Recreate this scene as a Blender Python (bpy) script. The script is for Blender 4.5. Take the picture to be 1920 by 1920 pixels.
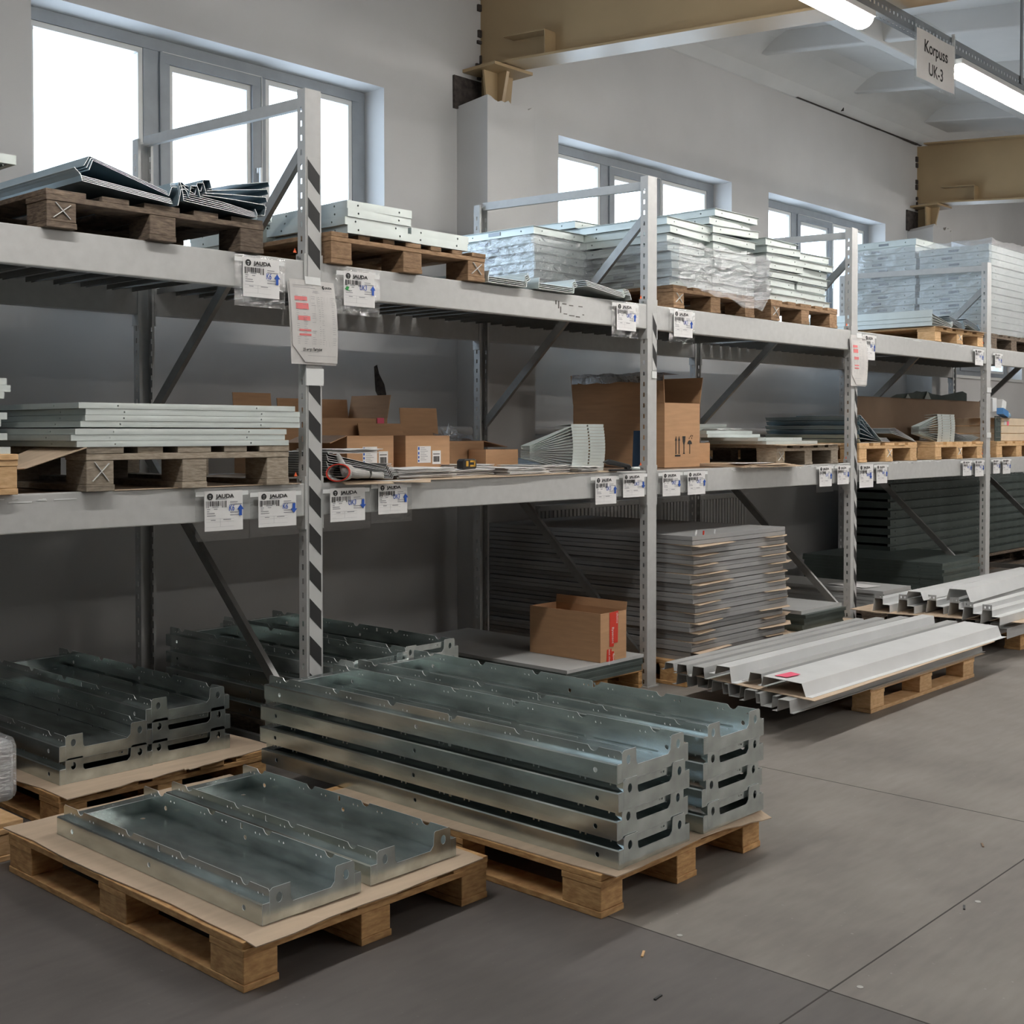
import bpy, bmesh, math, random
from mathutils import Vector, Matrix
for o in list(bpy.data.objects): bpy.data.objects.remove(o)
S = bpy.context.scene
COL = S.collection
# ---------------- camera, world, exposure ----------------
cam = bpy.data.objects.new('camera', bpy.data.cameras.new('camera')); COL.objects.link(cam)
cam.data.sensor_width = 36; cam.data.sensor_fit = 'HORIZONTAL'
cam.data.lens = 2321.9/1920*36; cam.data.shift_x = 0; cam.data.shift_y = -98.87/1920
cam.data.clip_end = 200
_r = Vector((.67844, -.73465, -.00055)); _u = Vector((.01567, .01373, .99978)); _f = Vector((.73449, .67830, -.02083))
cam.matrix_world = Matrix(((_r.x, _u.x, -_f.x, 0), (_r.y, _u.y, -_f.y, -3.8097), (_r.z, _u.z, -_f.z, 1.3148), (0, 0, 0, 1)))
S.camera = cam
S.view_settings.view_transform = 'Standard'; S.view_settings.look = 'None'
S.view_settings.gamma = 1; S.view_settings.use_curve_mapping = False
S.view_settings.exposure = 0.97
world = bpy.data.worlds.new('overcast_sky'); S.world = world; world.use_nodes = True
bg = world.node_tree.nodes['Background']; bg.inputs[0].default_value = (.66, .82, 1.0, 1); bg.inputs[1].default_value = 3.6
LAMP_POWER = 34.0
WX = [(2.667, 4.782), (6.328, 8.443), (8.999, 11.114), (12.5, 14.6), (-1.0, 1.1), (-3.9, -1.7)]   # window openings along the wall
for i, (a, b) in enumerate(WX):
    l = bpy.data.lights.new('window_portal', 'AREA'); l.shape = 'RECTANGLE'; l.size = b-a; l.size_y = 1.45; l.cycles.is_portal = True
    o = bpy.data.objects.new('window_portal', l); o.location = ((a+b)/2, 1.9, 2.6); o.rotation_euler = (math.radians(-90), 0, 0); COL.objects.link(o)

# ---------------- helpers ----------------
rnd = random.Random(7)
class MB:
    def __init__(s): s.v = []; s.f = []
    def quad(s, *p):
        n = len(s.v); s.v += [tuple(q) for q in p]; s.f.append(tuple(range(n, n+len(p)))); return s
    def box(s, x0, x1, y0, y1, z0, z1):
        n = len(s.v)
        s.v += [(x0,y0,z0),(x1,y0,z0),(x1,y1,z0),(x0,y1,z0),(x0,y0,z1),(x1,y0,z1),(x1,y1,z1),(x0,y1,z1)]
        s.f += [tuple(n+i for i in q) for q in ((0,3,2,1),(4,5,6,7),(0,1,5,4),(1,2,6,5),(2,3,7,6),(3,0,4,7))]; return s
    def hexa(s, b, t):   # 4 bottom points, 4 top points
        n = len(s.v); s.v += [tuple(q) for q in b+t]
        s.f += [tuple(n+i for i in q) for q in ((0,3,2,1),(4,5,6,7),(0,1,5,4),(1,2,6,5),(2,3,7,6),(3,0,4,7))]; return s
    def prism(s, pts, axis, a, b):   # closed polygon pts (u,v) extruded along axis from a to b
        def P(u, v, t): return {'x': (t,u,v), 'y': (u,t,v), 'z': (u,v,t)}[axis]
        n = len(s.v); k = len(pts)
        s.v += [P(u,v,a) for u,v in pts] + [P(u,v,b) for u,v in pts]
        s.f += [tuple(n+i for i in range(k)), tuple(n+k+i for i in reversed(range(k)))]
        s.f += [(n+i, n+(i+1)%k, n+k+(i+1)%k, n+k+i) for i in range(k)]; return s
    def strip(s, pts, axis, a, b, m=1):  # open polyline extruded
        def P(u, v, t): return {'x': (t,u,v), 'y': (u,t,v), 'z': (u,v,t)}[axis]
        for i in range(len(pts)-1):
            s.quad(P(*pts[i],a), P(*pts[i+1],a), P(*pts[i+1],b), P(*pts[i],b))
        return s
    def tube(s, p, q, r, k=10, r2=None):
        p = Vector(p); q = Vector(q); d = (q-p).normalized(); r2 = r if r2 is None else r2
        a = d.orthogonal().normalized(); b = d.cross(a); n = len(s.v)
        for c, rr in ((p, r), (q, r2)):
            for i in range(k):
                t = 2*math.pi*i/k; s.v.append(tuple(c + a*rr*math.cos(t) + b*rr*math.sin(t)))
        s.f += [(n+i, n+(i+1)%k, n+k+(i+1)%k, n+k+i) for i in range(k)] + [tuple(n+i for i in reversed(range(k))), tuple(n+k+i for i in range(k))]
        return s
    def bar(s, p, q, w, h):   # rectangular bar from p to q
        p = Vector(p); q = Vector(q); d = (q-p).normalized(); up = Vector((1,0,0)) if abs(d.x) < .9 else Vector((0,0,1))
        a = d.cross(up).normalized(); b = a.cross(d).normalized()
        def ring(c): return [c - b*w/2 - a*h/2, c + b*w/2 - a*h/2, c + b*w/2 + a*h/2, c - b*w/2 + a*h/2]
        s.hexa(ring(p), ring(q)); return s
    def holed(s, outline, holes, M):   # flat sheet with holes, local (u,v) -> M
        bm = bmesh.new(); es = []
        for loop in [outline]+holes:
            vs = [bm.verts.new((u, v, 0)) for u, v in loop]
            es += [bm.edges.new((vs[i], vs[(i+1)%len(vs)])) for i in range(len(vs))]
        bmesh.ops.triangle_fill(bm, use_beauty=True, edges=es)
        n = len(s.v); bm.verts.index_update()
        s.v += [tuple(M(v.co.x, v.co.y)) for v in bm.verts]
        s.f += [tuple(n+v.index for v in f.verts) for f in bm.faces]; bm.free(); return s
    def mesh(s, name):
        me = bpy.data.meshes.new(name); me.from_pydata(s.v, [], s.f); me.update()
        bm = bmesh.new(); bm.from_mesh(me); bmesh.ops.remove_doubles(bm, verts=bm.verts, dist=1e-5); bmesh.ops.recalc_face_normals(bm, faces=bm.faces); bm.to_mesh(me); bm.free()
        return me
    def build(s, name, mat, parent=None, solid=0, bevel=0, smooth=False, loc=None):
        me = s.mesh(name); me.materials.append(mat)
        return link(name, me, parent, solid, bevel, smooth, loc)
def link(name, me, parent=None, solid=0, bevel=0, smooth=False, loc=None):
    o = bpy.data.objects.new(name, me); COL.objects.link(o)
    if parent is not None: o.parent = parent
    if loc is not None: o.location = loc
    if solid:
        m = o.modifiers.new('thickness', 'SOLIDIFY'); m.thickness = solid; m.offset = 0
    if bevel:
        m = o.modifiers.new('bevel', 'BEVEL'); m.width = bevel; m.segments = 2; m.limit_method = 'ANGLE'
    if smooth:
        for p in me.polygons: p.use_smooth = True
    return o
def rim(o, mt):   # cut edges of sheet metal are brighter than the faces
    o.data.materials.append(mt); o.modifiers['thickness'].material_offset_rim = 1; return o
def tag(o, label, cat, group=None):
    o['label'] = label; o['category'] = cat
    if group: o['group'] = group
    return o
def thing(name, label, cat, loc=(0,0,0), rz=0, group=None):
    o = bpy.data.objects.new(name, None); o.empty_display_size = .1; COL.objects.link(o); o.location = loc; o.rotation_euler = (0,0,rz)
    return tag(o, label, cat, group)
def struct(o): o['kind'] = 'structure'; return o
def dup(root, loc, label, rz=0, group=None):
    r = root.copy(); COL.objects.link(r); r.location = loc; r.rotation_euler = (0,0,rz); r['label'] = label
    if group: r['group'] = group
    for ch in list(root.children):
        c = ch.copy(); COL.objects.link(c); c.parent = r
        for g in ch.children:
            d = g.copy(); COL.objects.link(d); d.parent = c
    return r
def circ(cx, cy, rx, ry=None, k=12):
    ry = ry or rx
    return [(cx+rx*math.cos(2*math.pi*i/k), cy+ry*math.sin(2*math.pi*i/k)) for i in range(k)]
ORD = ['lowest', 'second lowest', 'third lowest', 'fourth lowest', 'fifth lowest', 'sixth lowest', 'seventh lowest', 'eighth lowest', 'ninth lowest', 'tenth lowest',
       'eleventh lowest', 'twelfth lowest', 'thirteenth lowest', 'fourteenth lowest', 'fifteenth lowest', 'sixteenth lowest']
def ordn(i, n): return 'topmost' if i == n-1 else ('bottommost' if i == 0 else (ORD[i]))

# ---------------- materials ----------------
def mat(name, col, rough=.6, metal=0, noise=0, scale=8, stretch=(1,1,1), bump=0, col2=None, spec=.5, detail=6, contrast=(.3,.7)):
    m = bpy.data.materials.new(name); m.use_nodes = True; nt = m.node_tree; b = nt.nodes['Principled BSDF']
    b.inputs['Base Color'].default_value = (*col, 1); b.inputs['Roughness'].default_value = rough; b.inputs['Metallic'].default_value = metal
    b.inputs['Specular IOR Level'].default_value = spec
    if noise or col2 or bump:
        tc = nt.nodes.new('ShaderNodeTexCoord'); mp = nt.nodes.new('ShaderNodeMapping'); mp.inputs['Scale'].default_value = stretch
        n = nt.nodes.new('ShaderNodeTexNoise'); n.inputs['Scale'].default_value = scale; n.inputs['Detail'].default_value = detail
        nt.links.new(tc.outputs['Object'], mp.inputs[0]); nt.links.new(mp.outputs[0], n.inputs['Vector'])
        r = nt.nodes.new('ShaderNodeValToRGB'); r.color_ramp.elements[0].position = contrast[0]; r.color_ramp.elements[1].position = contrast[1]
        c2 = col2 or tuple(min(1, c*(1+noise)) for c in col); c1 = col if col2 else tuple(c*(1-noise) for c in col)
        r.color_ramp.elements[0].color = (*c1, 1); r.color_ramp.elements[1].color = (*c2, 1)
        nt.links.new(n.outputs['Fac'], r.inputs[0]); nt.links.new(r.outputs[0], b.inputs['Base Color'])
        if bump:
            bp = nt.nodes.new('ShaderNodeBump'); bp.inputs['Strength'].default_value = bump; bp.inputs['Distance'].default_value = .01
            nt.links.new(n.outputs['Fac'], bp.inputs['Height']); nt.links.new(bp.outputs[0], b.inputs['Normal'])
    return m
def object_variation(m, amt):   # each object a slightly different brightness of the same material
    nt = m.node_tree; b = nt.nodes['Principled BSDF']; src = b.inputs['Base Color'].links[0].from_socket
    oi = nt.nodes.new('ShaderNodeObjectInfo'); mr = nt.nodes.new('ShaderNodeMapRange'); mr.inputs[3].default_value = 1-amt; mr.inputs[4].default_value = 1+amt
    hs = nt.nodes.new('ShaderNodeHueSaturation'); nt.links.new(oi.outputs['Random'], mr.inputs[0]); nt.links.new(mr.outputs[0], hs.inputs['Value'])
    nt.links.new(src, hs.inputs['Color']); nt.links.new(hs.outputs[0], b.inputs['Base Color']); return m
PLASTER = mat('wall_plaster', (.53,.52,.51), .9, noise=.07, scale=1.3, bump=.15)
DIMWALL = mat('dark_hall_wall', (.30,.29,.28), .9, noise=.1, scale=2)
CONC = mat('ceiling_paint', (.60,.60,.59), .9, noise=.06, scale=2, bump=.15)
GREY = mat('grey_rack_paint', (.47,.47,.46), .42, noise=.05, scale=25)
GREYD = mat('grey_brace_steel', (.30,.30,.29), .35, metal=.6, noise=.1, scale=20)
GALV = mat('galvanised_steel', (.60,.66,.65), .23, metal=.9, noise=.26, scale=5, stretch=(3,1,3), bump=.02)
ZINC = mat('light_zinc_steel', (.60,.65,.63), .42, metal=.45, noise=.07, scale=6)
ZINC_BLUELIT = mat('zinc_steel_bluelit', (.38,.50,.57), .32, metal=.75, noise=.1, scale=6)  # zinc steel with the blue window light put into its base colour
PRIMED = mat('grey_painted_sheet', (.42,.425,.42), .45, noise=.06, scale=6)
PRIMEDL = mat('light_grey_painted_sheet', (.64,.65,.65), .4, noise=.05, scale=6)
SATIN = mat('satin_grey_sheet', (.29,.29,.288), .5, noise=.05, scale=6)
DARKST = mat('dark_green_steel', (.13,.16,.15), .4, metal=.6, noise=.15, scale=6)
WOOD = object_variation(mat('pallet_wood', (.43,.225,.085), .75, col2=(.70,.43,.19), scale=6, stretch=(4,4,14), bump=.2), .15)
WOODM = object_variation(mat('brown_pallet_wood', (.20,.115,.06), .8, col2=(.38,.24,.135), scale=6, stretch=(4,4,14), bump=.25), .18)
WOODL = object_variation(mat('fresh_pallet_wood', (.55,.33,.15), .7, col2=(.72,.48,.26), scale=6, stretch=(4,4,14), bump=.2), .12)
WOODO = object_variation(mat('weathered_pallet_wood', (.085,.062,.047), .85, col2=(.22,.165,.12), scale=7, stretch=(4,4,16), bump=.35), .2)
WOODG = object_variation(mat('grey_pallet_wood', (.22,.18,.135), .85, col2=(.38,.32,.25), scale=7, stretch=(4,4,16), bump=.35), .2)
CARD = mat('cardboard', (.54,.415,.30), .85, noise=.08, scale=5, stretch=(1,6,1), bump=.08)
CARDB = mat('brown_cardboard', (.46,.265,.14), .8, noise=.08, scale=7, stretch=(1,1,8), bump=.06)
BOARD = mat('brown_hardboard', (.24,.165,.11), .8, noise=.08, scale=4)
TAN = mat('tan_beam_paint', (.37,.265,.145), .38, noise=.05, scale=3)
WINGREY = mat('window_frame_paint', (.27,.29,.31), .5, noise=.08, scale=10)
WINWHITE = mat('window_sash_white', (.62,.62,.60), .5)
BLACK = mat('black_print', (.012,.012,.012), .6)
DARKHOLE = mat('crumbled_masonry', (.05,.04,.035), .95, noise=.5, scale=30, bump=.5)
PAPER = mat('white_paper', (.74,.73,.72), .7, noise=.03, scale=10)
PAPERG = mat('worn_paper', (.62,.60,.58), .75, noise=.07, scale=10)
PINK = mat('pink_highlight', (.80,.22,.22), .7)
BLUE = mat('blue_marker', (.01,.08,.42), .6)
RED = mat('red_tape', (.62,.04,.02), .4)
REDPINK = mat('pink_note', (.80,.12,.20), .7)
GREEN = mat('green_marker', (.02,.30,.06), .6)
WHITEP = mat('white_plastic', (.72,.73,.72), .35)
BLUEP = mat('blue_plastic', (.06,.22,.50), .4)
EDGE = mat('bright_cut_edge', (.78,.80,.80), .3, metal=.4)
RUBBER = mat('black_plastic', (.015,.015,.016), .4)
YELLOW = mat('yellow_plastic', (.65,.36,.04), .45)
GLOVE = mat('glove_leather', (.42,.41,.39), .85, noise=.12, scale=25, bump=.3)
STEELD = mat('slotted_rail_steel', (.25,.27,.29), .4, metal=.6)
PRINTG = mat('grey_print', (.28,.28,.30), .7)
ORANGE = mat('orange_sticker', (.75,.12,.03), .6)
def floor_mat():
    m = mat('worn_floor_board', (.175,.155,.138), .62, col2=(.265,.24,.215), scale=2.2, bump=.04, detail=9, contrast=(.28,.75)); nt = m.node_tree; b = nt.nodes['Principled BSDF']
    src = b.inputs['Base Color'].links[0].from_socket
    tc = nt.nodes.new('ShaderNodeTexCoord'); n = nt.nodes.new('ShaderNodeTexNoise'); n.inputs['Scale'].default_value = 14; n.inputs['Detail'].default_value = 8
    mp = nt.nodes.new('ShaderNodeMapping'); mp.inputs['Rotation'].default_value = (0,0,.5); mp.inputs['Scale'].default_value = (.5,2.4,1)
    nt.links.new(tc.outputs['Object'], mp.inputs[0]); nt.links.new(mp.outputs[0], n.inputs['Vector'])
    r = nt.nodes.new('ShaderNodeValToRGB'); r.color_ramp.elements[0].position = .32; r.color_ramp.elements[1].position = .66
    r.color_ramp.elements[0].color = (.62,.62,.64,1); r.color_ramp.elements[1].color = (1,1,1,1)
    mx = nt.nodes.new('ShaderNodeMix'); mx.data_type = 'RGBA'; mx.blend_type = 'MULTIPLY'; mx.inputs[0].default_value = .32
    nt.links.new(n.outputs['Fac'], r.inputs[0]); nt.links.new(src, mx.inputs[6]); nt.links.new(r.outputs[0], mx.inputs[7])
    # scuffs
    n2 = nt.nodes.new('ShaderNodeTexNoise'); n2.inputs['Scale'].default_value = 60; n2.inputs['Detail'].default_value = 3
    r2 = nt.nodes.new('ShaderNodeValToRGB'); r2.color_ramp.elements[0].position = .70; r2.color_ramp.elements[1].position = .78
    r2.color_ramp.elements[0].color = (0,0,0,1); r2.color_ramp.elements[1].color = (.10,.10,.095,1)
    nt.links.new(tc.outputs['Object'], n2.inputs['Vector']); nt.links.new(n2.outputs['Fac'], r2.inputs[0])
    mx2 = nt.nodes.new('ShaderNodeMix'); mx2.data_type = 'RGBA'; mx2.blend_type = 'ADD'; mx2.inputs[0].default_value = 1
    nt.links.new(mx.outputs[2], mx2.inputs[6]); nt.links.new(r2.outputs[0], mx2.inputs[7]); nt.links.new(mx2.outputs[2], b.inputs['Base Color'])
    last = b.inputs['Base Color'].links[0].from_socket
    sep = nt.nodes.new('ShaderNodeSeparateXYZ'); nt.links.new(tc.outputs['Object'], sep.inputs[0])
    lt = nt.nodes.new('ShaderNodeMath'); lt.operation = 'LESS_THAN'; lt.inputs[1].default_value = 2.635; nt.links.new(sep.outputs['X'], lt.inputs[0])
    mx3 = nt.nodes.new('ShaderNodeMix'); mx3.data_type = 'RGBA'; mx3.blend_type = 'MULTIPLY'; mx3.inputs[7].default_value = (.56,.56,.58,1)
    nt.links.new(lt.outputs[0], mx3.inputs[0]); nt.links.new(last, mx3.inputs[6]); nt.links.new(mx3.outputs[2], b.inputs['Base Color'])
    return m
FLOOR = floor_mat()
def clear(name, rough, amt, bump=0, scale=20, tint=(1,1,1), stretch=(1,1,1), milk=0):   # thin clear sheet: see-through with a glossy coat
    m = bpy.data.materials.new(name); m.use_nodes = True; nt = m.node_tree; nt.nodes.remove(nt.nodes['Principled BSDF']); out = nt.nodes['Material Output']
    t = nt.nodes.new('ShaderNodeBsdfTransparent'); t.inputs[0].default_value = (*tint, 1); g = nt.nodes.new('ShaderNodeBsdfGlossy'); g.inputs['Roughness'].default_value = rough
    mx = nt.nodes.new('ShaderNodeMixShader'); mx.inputs[0].default_value = amt
    gl = g.outputs[0]
    if milk:
        d = nt.nodes.new('ShaderNodeBsdfDiffuse'); d.inputs[0].default_value = (.8,.82,.85,1); m2 = nt.nodes.new('ShaderNodeMixShader'); m2.inputs[0].default_value = milk
        nt.links.new(g.outputs[0], m2.inputs[1]); nt.links.new(d.outputs[0], m2.inputs[2]); gl = m2.outputs[0]
    nt.links.new(t.outputs[0], mx.inputs[1]); nt.links.new(gl, mx.inputs[2]); nt.links.new(mx.outputs[0], out.inputs[0])
    if bump:
        tc = nt.nodes.new('ShaderNodeTexCoord'); mp = nt.nodes.new('ShaderNodeMapping'); mp.inputs['Scale'].default_value = stretch
        n = nt.nodes.new('ShaderNodeTexNoise'); n.inputs['Scale'].default_value = scale; n.inputs['Detail'].default_value = 5
        nt.links.new(tc.outputs['Object'], mp.inputs[0]); nt.links.new(mp.outputs[0], n.inputs['Vector'])
        bp = nt.nodes.new('ShaderNodeBump'); bp.inputs['Strength'].default_value = bump; bp.inputs['Distance'].default_value = .02
        nt.links.new(n.outputs['Fac'], bp.inputs['Height']); nt.links.new(bp.outputs[0], g.inputs['Normal'])
    return m
GLASS = clear('window_glass', .02, .06)
POUCH = clear('clear_plastic_pouch', .12, .14, .5, 9, (.95,.96,.96))
FILM = clear('stretch_film', .10, .42, 1.0, 13, (.95,.965,.98), (1.5,1.5,5), .30)
EMIT = bpy.data.materials.new('lamp_diffuser'); EMIT.use_nodes = True
_b = EMIT.node_tree.nodes['Principled BSDF']; _b.inputs['Emission Color'].default_value = (1,.97,.93,1); _b.inputs['Emission Strength'].default_value = LAMP_POWER; _b.inputs['Base Color'].default_value = (.8,.8,.8,1)

# ---------------- room ----------------
WY = 1.61; XA, XB, YB = -5.0, 17.0, -9.0
SL = .08
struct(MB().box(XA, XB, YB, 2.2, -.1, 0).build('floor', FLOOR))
# floor board joints: dark seams with screws
m = MB()
for (a, b) in (((2.635, -8.9), (2.635, -1.0)), ((4.235, -2.395), (4.235, 1.2)), ((5.83, -8.9), (5.83, -2.395)), ((8.2, -2.395), (8.2, 1.0))):
    m.box(a[0]-.0018, a[0]+.0018, a[1], b[1], 0, .0006)
m.box(.2, 2.635, -2.397, -2.393, 0, .0006); m.box(2.635, 16, -2.397, -2.393, 0, .0006)
struct(m.build('trim_1', mat('floor_seam', (.06,.055,.05), .9)))
m = MB()
for p in ((2.70, -2.44), (2.66, -1.95), (3.30, -1.35), (3.42, -2.43), (4.2, -2.33), (5.1, -2.3)):
    m.prism(circ(p[0], p[1], .008), 'z', 0, .0012)
struct(m.build('trim_2', mat('floor_screw', (.45,.44,.42), .4, metal=.7)))
# window wall with openings
ZS, ZT, FY = 1.93, 3.31, 1.78
m = MB(); xs = [XA] ; op = sorted(WX)
for a, b in op: xs += [a, b]
xs += [XB]
for i in range(0, len(xs), 2): m.box(xs[i], xs[i+1], WY, 2.1, 0, 4.9)
for a, b in op:
    m.box(a, b, WY, 2.1, 0, ZS); m.box(a, b, WY, 2.1, ZT, 4.9)
struct(m.build('wall_back', PLASTER))
struct(MB().box(XA-.2, XA, YB, 2.1, 0, 4.9).build('wall_left', PLASTER))
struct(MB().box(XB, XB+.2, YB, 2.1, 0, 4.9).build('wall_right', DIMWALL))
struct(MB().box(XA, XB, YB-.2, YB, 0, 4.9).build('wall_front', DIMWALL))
# windows: three lights each, the middle one an opening casement
for wi, (a, b) in enumerate(WX):
    f = thing('window_%d' % (wi+1), '', ''); del f['label']; del f['category']; struct(f)
    W = b-a; d0, d1 = FY, FY+.06; x1 = a+.09
    k = [a+.01, a+.07+ .575, a+.07+.575+.08, a+.07+.575+.08+.62, b-.075-.53]
    c1, c2, c3, c4 = a+.665, a+.755, a+1.37, a+1.41
    m = MB().box(a, b, d0, d1, ZT-.062, ZT).box(a, b, d0, d1, ZS, ZS+.07).box(a, a+.07, d0, d1, ZS+.07, ZT-.062).box(b-.095, b, d0, d1, ZS+.07, ZT-.062)
    m.box(c1, c2, d0, d1, ZS+.07, ZT-.062).box(c3, c4, d0, d1, ZS+.07, ZT-.062)
    m.box(c2, c3, d0-.012, d1-.012, ZT-.118, ZT-.062).box(c2, c3, d0-.012, d1-.012, ZS+.07, ZS+.13).box(c2, c2+.055, d0-.012, d1-.012, ZS+.13, ZT-.118).box(c3-.055, c3, d0-.012, d1-.012, ZS+.13, ZT-.118)
    m.build('window_frame', WINGREY, f, bevel=.003)
    bd = MB()
    for (p, q, t) in ((a+.07, c1, ZT-.062), (c2+.055, c3-.055, ZT-.118), (c4, b-.095, ZT-.062)):
        y0, y1 = d0+.005, d1-.01; zb = ZS+(.07 if t > ZT-.1 else .13)
        bd.box(p, q, y0, y1, t-.028, t).box(p, q, y0, y1, zb, zb+.028).box(p, p+.026, y0, y1, zb+.028, t-.028).box(q-.026, q, y0, y1, zb+.028, t-.028)
    bd.build('sash_bead', WINWHITE, f, bevel=.002)
    g = MB()
    for (p, q) in ((a+.06, c1+.01), (c2+.05, c3-.05), (c4-.01, b-.09)): g.box(p, q, FY+.03, FY+.034, ZS+.06, ZT-.05)
    g.build('window_pane', GLASS, f)
    MB().box(c3-.035, c3-.005, d0-.03, d0-.012, 2.72, 2.75).box(c3-.03, c3-.015, d0-.045, d0-.03, 2.64, 2.75).build('casement_handle', WHITEP, f, bevel=.003)
    g = MB().box(c2+.01, c3+.0, d0-.016, d0-.0121, ZT-.066, ZT-.062).box(c3+.001, c3+.005, d0-.016, d0-.012, ZS+.2, ZT-.062)
    g.build('weather_strip', WINWHITE, f)
    struct(MB().box(a+.01, b-.01, WY-.02, FY, ZS-.03, ZS).build('trim_%d' % (10+wi), WINWHITE))
# pilasters with steel bearings and tan I beams
for bi, bx in enumerate((5.587, 11.80, -.62)):
    p = MB()
    rr = random.Random(bi); n = 14
    top = [3.33+rr.uniform(-.025, .02) for _ in range(n+1)]
    for i in range(n):
        u0, u1 = bx-.215+.43*i/n, bx-.215+.43*(i+1)/n
        p.hexa([(u0,1.35,0),(u1,1.35,0),(u1,1.62,0),(u0,1.62,0)], [(u0,1.35,top[i]),(u1,1.35,top[i+1]),(u1,1.62,top[i+1]-.03),(u0,1.62,top[i]-.03)])
    struct(p.build('trim_%d' % (20+bi), PLASTER))
    # broken masonry pocket behind the bearing
    q = MB(); rr = random.Random(5+bi)
    q.box(bx-.25, bx+.10, 1.595, 1.64, 3.30, 3.50)
    for i in (0,1,2,4,5,8,9):
        z = 3.5+i*.055; q.box(bx-.025-rr.uniform(-.01,.03), bx-.01, 1.595, 1.63, z+rr.uniform(0,.02), z+rr.uniform(.035,.06))
    struct(q.build('trim_%d' % (30+bi), DARKHOLE))
    t = thing('steel_beam', ['tan painted steel roof beam resting on the nearer pilaster', 'tan painted steel roof beam at the far right', 'tan painted steel roof beam left of the first window'][bi], 'beam', group=None)
    L = 1.68-YB
    def zz(y): return 3.575+SL*(y-1.61)
    def slab(x0, x1, h0, h1, y0=YB, y1=1.68): return [(x0,y0,zz(y0)+h0),(x1,y0,zz(y0)+h0),(x1,y1,zz(y1)+h0),(x0,y1,zz(y1)+h0)], [(x0,y0,zz(y0)+h1),(x1,y0,zz(y0)+h1),(x1,y1,zz(y1)+h1),(x0,y1,zz(y1)+h1)]
    MB().hexa(*slab(bx-.105, bx+.105, 0, .014, y1=1.5)).build('bottom_flange', TAN, t)
    MB().hexa(*slab(bx-.005, bx+.005, .014, .58)).build('web', TAN, t)
    MB().hexa(*slab(bx-.105, bx+.105, .58, .594, y1=1.5)).build('top_flange', TAN, t)
    MB().hexa(*slab(bx-.10, bx-.005, .15, .158, 1.0, 1.33)).hexa(*slab(bx-.1, bx-.005, .014, .15, .994, 1.0)).build('stiffener_plate', TAN, t)
    br = thing('bearing_bracket', ['tan steel bracket between the nearer pilaster and its beam', 'tan steel bracket under the far right beam', 'tan steel bracket under the left beam'][bi], 'bracket')
    MB().box(bx-.17, bx+.17, 1.33, 1.605, 3.530, 3.549).build('bearing_plate', TAN, br)
    MB().hexa([(bx-.012,1.44,3.28),(bx+.012,1.44,3.28),(bx+.012,1.60,3.28),(bx-.012,1.60,3.28)], [(bx-.012,1.38,3.53),(bx+.012,1.38,3.53),(bx+.012,1.60,3.53),(bx-.012,1.60,3.53)]).build('gusset', TAN, br)
    MB().prism([(bx-.10,3.28),(bx+.10,3.28),(bx+.13,3.53),(bx-.13,3.53)], 'y', 1.46, 1.475).build('gusset', TAN, br)
# ceiling: sloping ribbed concrete slabs
def zr(y): return 4.335-.115*(1.61-y)
def sl(x0, x1, y0, y1, h0, h1): return [(x0,y0,zr(y0)+h0),(x1,y0,zr(y0)+h0),(x1,y1,zr(y1)+h0),(x0,y1,zr(y1)+h0)], [(x0,y0,zr(y0)+h1),(x1,y0,zr(y0)+h1),(x1,y1,zr(y1)+h1),(x0,y1,zr(y1)+h1)]
m = MB().hexa(*sl(XA, XB, YB, 2.0, .15, .3))
x = -5.0+.25
for x in [-3.6,-2.1,-.62, .9, 2.45, 4.0, 5.587, 7.03, 8.58+.03, 10.11+.03, 11.8, 13.4, 14.9]:
    w = .28 if x in (-.62, 5.587, 11.8) else .045
    b, t = sl(x-w, x+w, YB, 1.55, 0, .16); t = [(b[i][0]+(.03 if b[i][0] > x else -.03), t[i][1], t[i][2]) for i in range(4)]
    m.hexa(b, t)
for y in [.45, -.7-.35, -2.55, -4.05, -5.55, -7.05]:
    b, t = sl(XA, XB, y-.055, y+.055, -.02, .17); m.hexa(b, t)
m.prism([(1.62,4.16),(1.595,4.17),(1.52,4.25),(1.42,4.315),(1.28,4.40),(1.10,4.46),(1.62,4.6)], 'x', XA, XB)
struct(m.build('ceiling', CONC, bevel=.012))
# crack between the wall and ceiling, scars on the wall
m = MB(); rr = random.Random(3)
x = 9.4
while x < 11.75:
    dx = rr.uniform(.04, .12); w = max(.0015, .010*rr.random()*(x-10.2)/1.5); m.box(x, x+dx, 1.57, 1.595, 4.165-w, 4.165+w*.4); x += dx
for (xx, zz0, zz1) in ((10.16,4.19,4.26),(10.15,4.28,4.31)): m.box(xx, xx+.01, 1.55, 1.58, zz0, zz1)
struct(m.build('trim_40', DARKHOLE))
struct(MB().prism([(4.70,1.70),(4.72,1.71),(4.735,1.66),(4.775,1.60),(4.79,1.54),(4.775,1.515),(4.735,1.52),(4.71,1.56)], 'y', WY-.004, WY+.01).build('trim_41', DARKHOLE))
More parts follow.
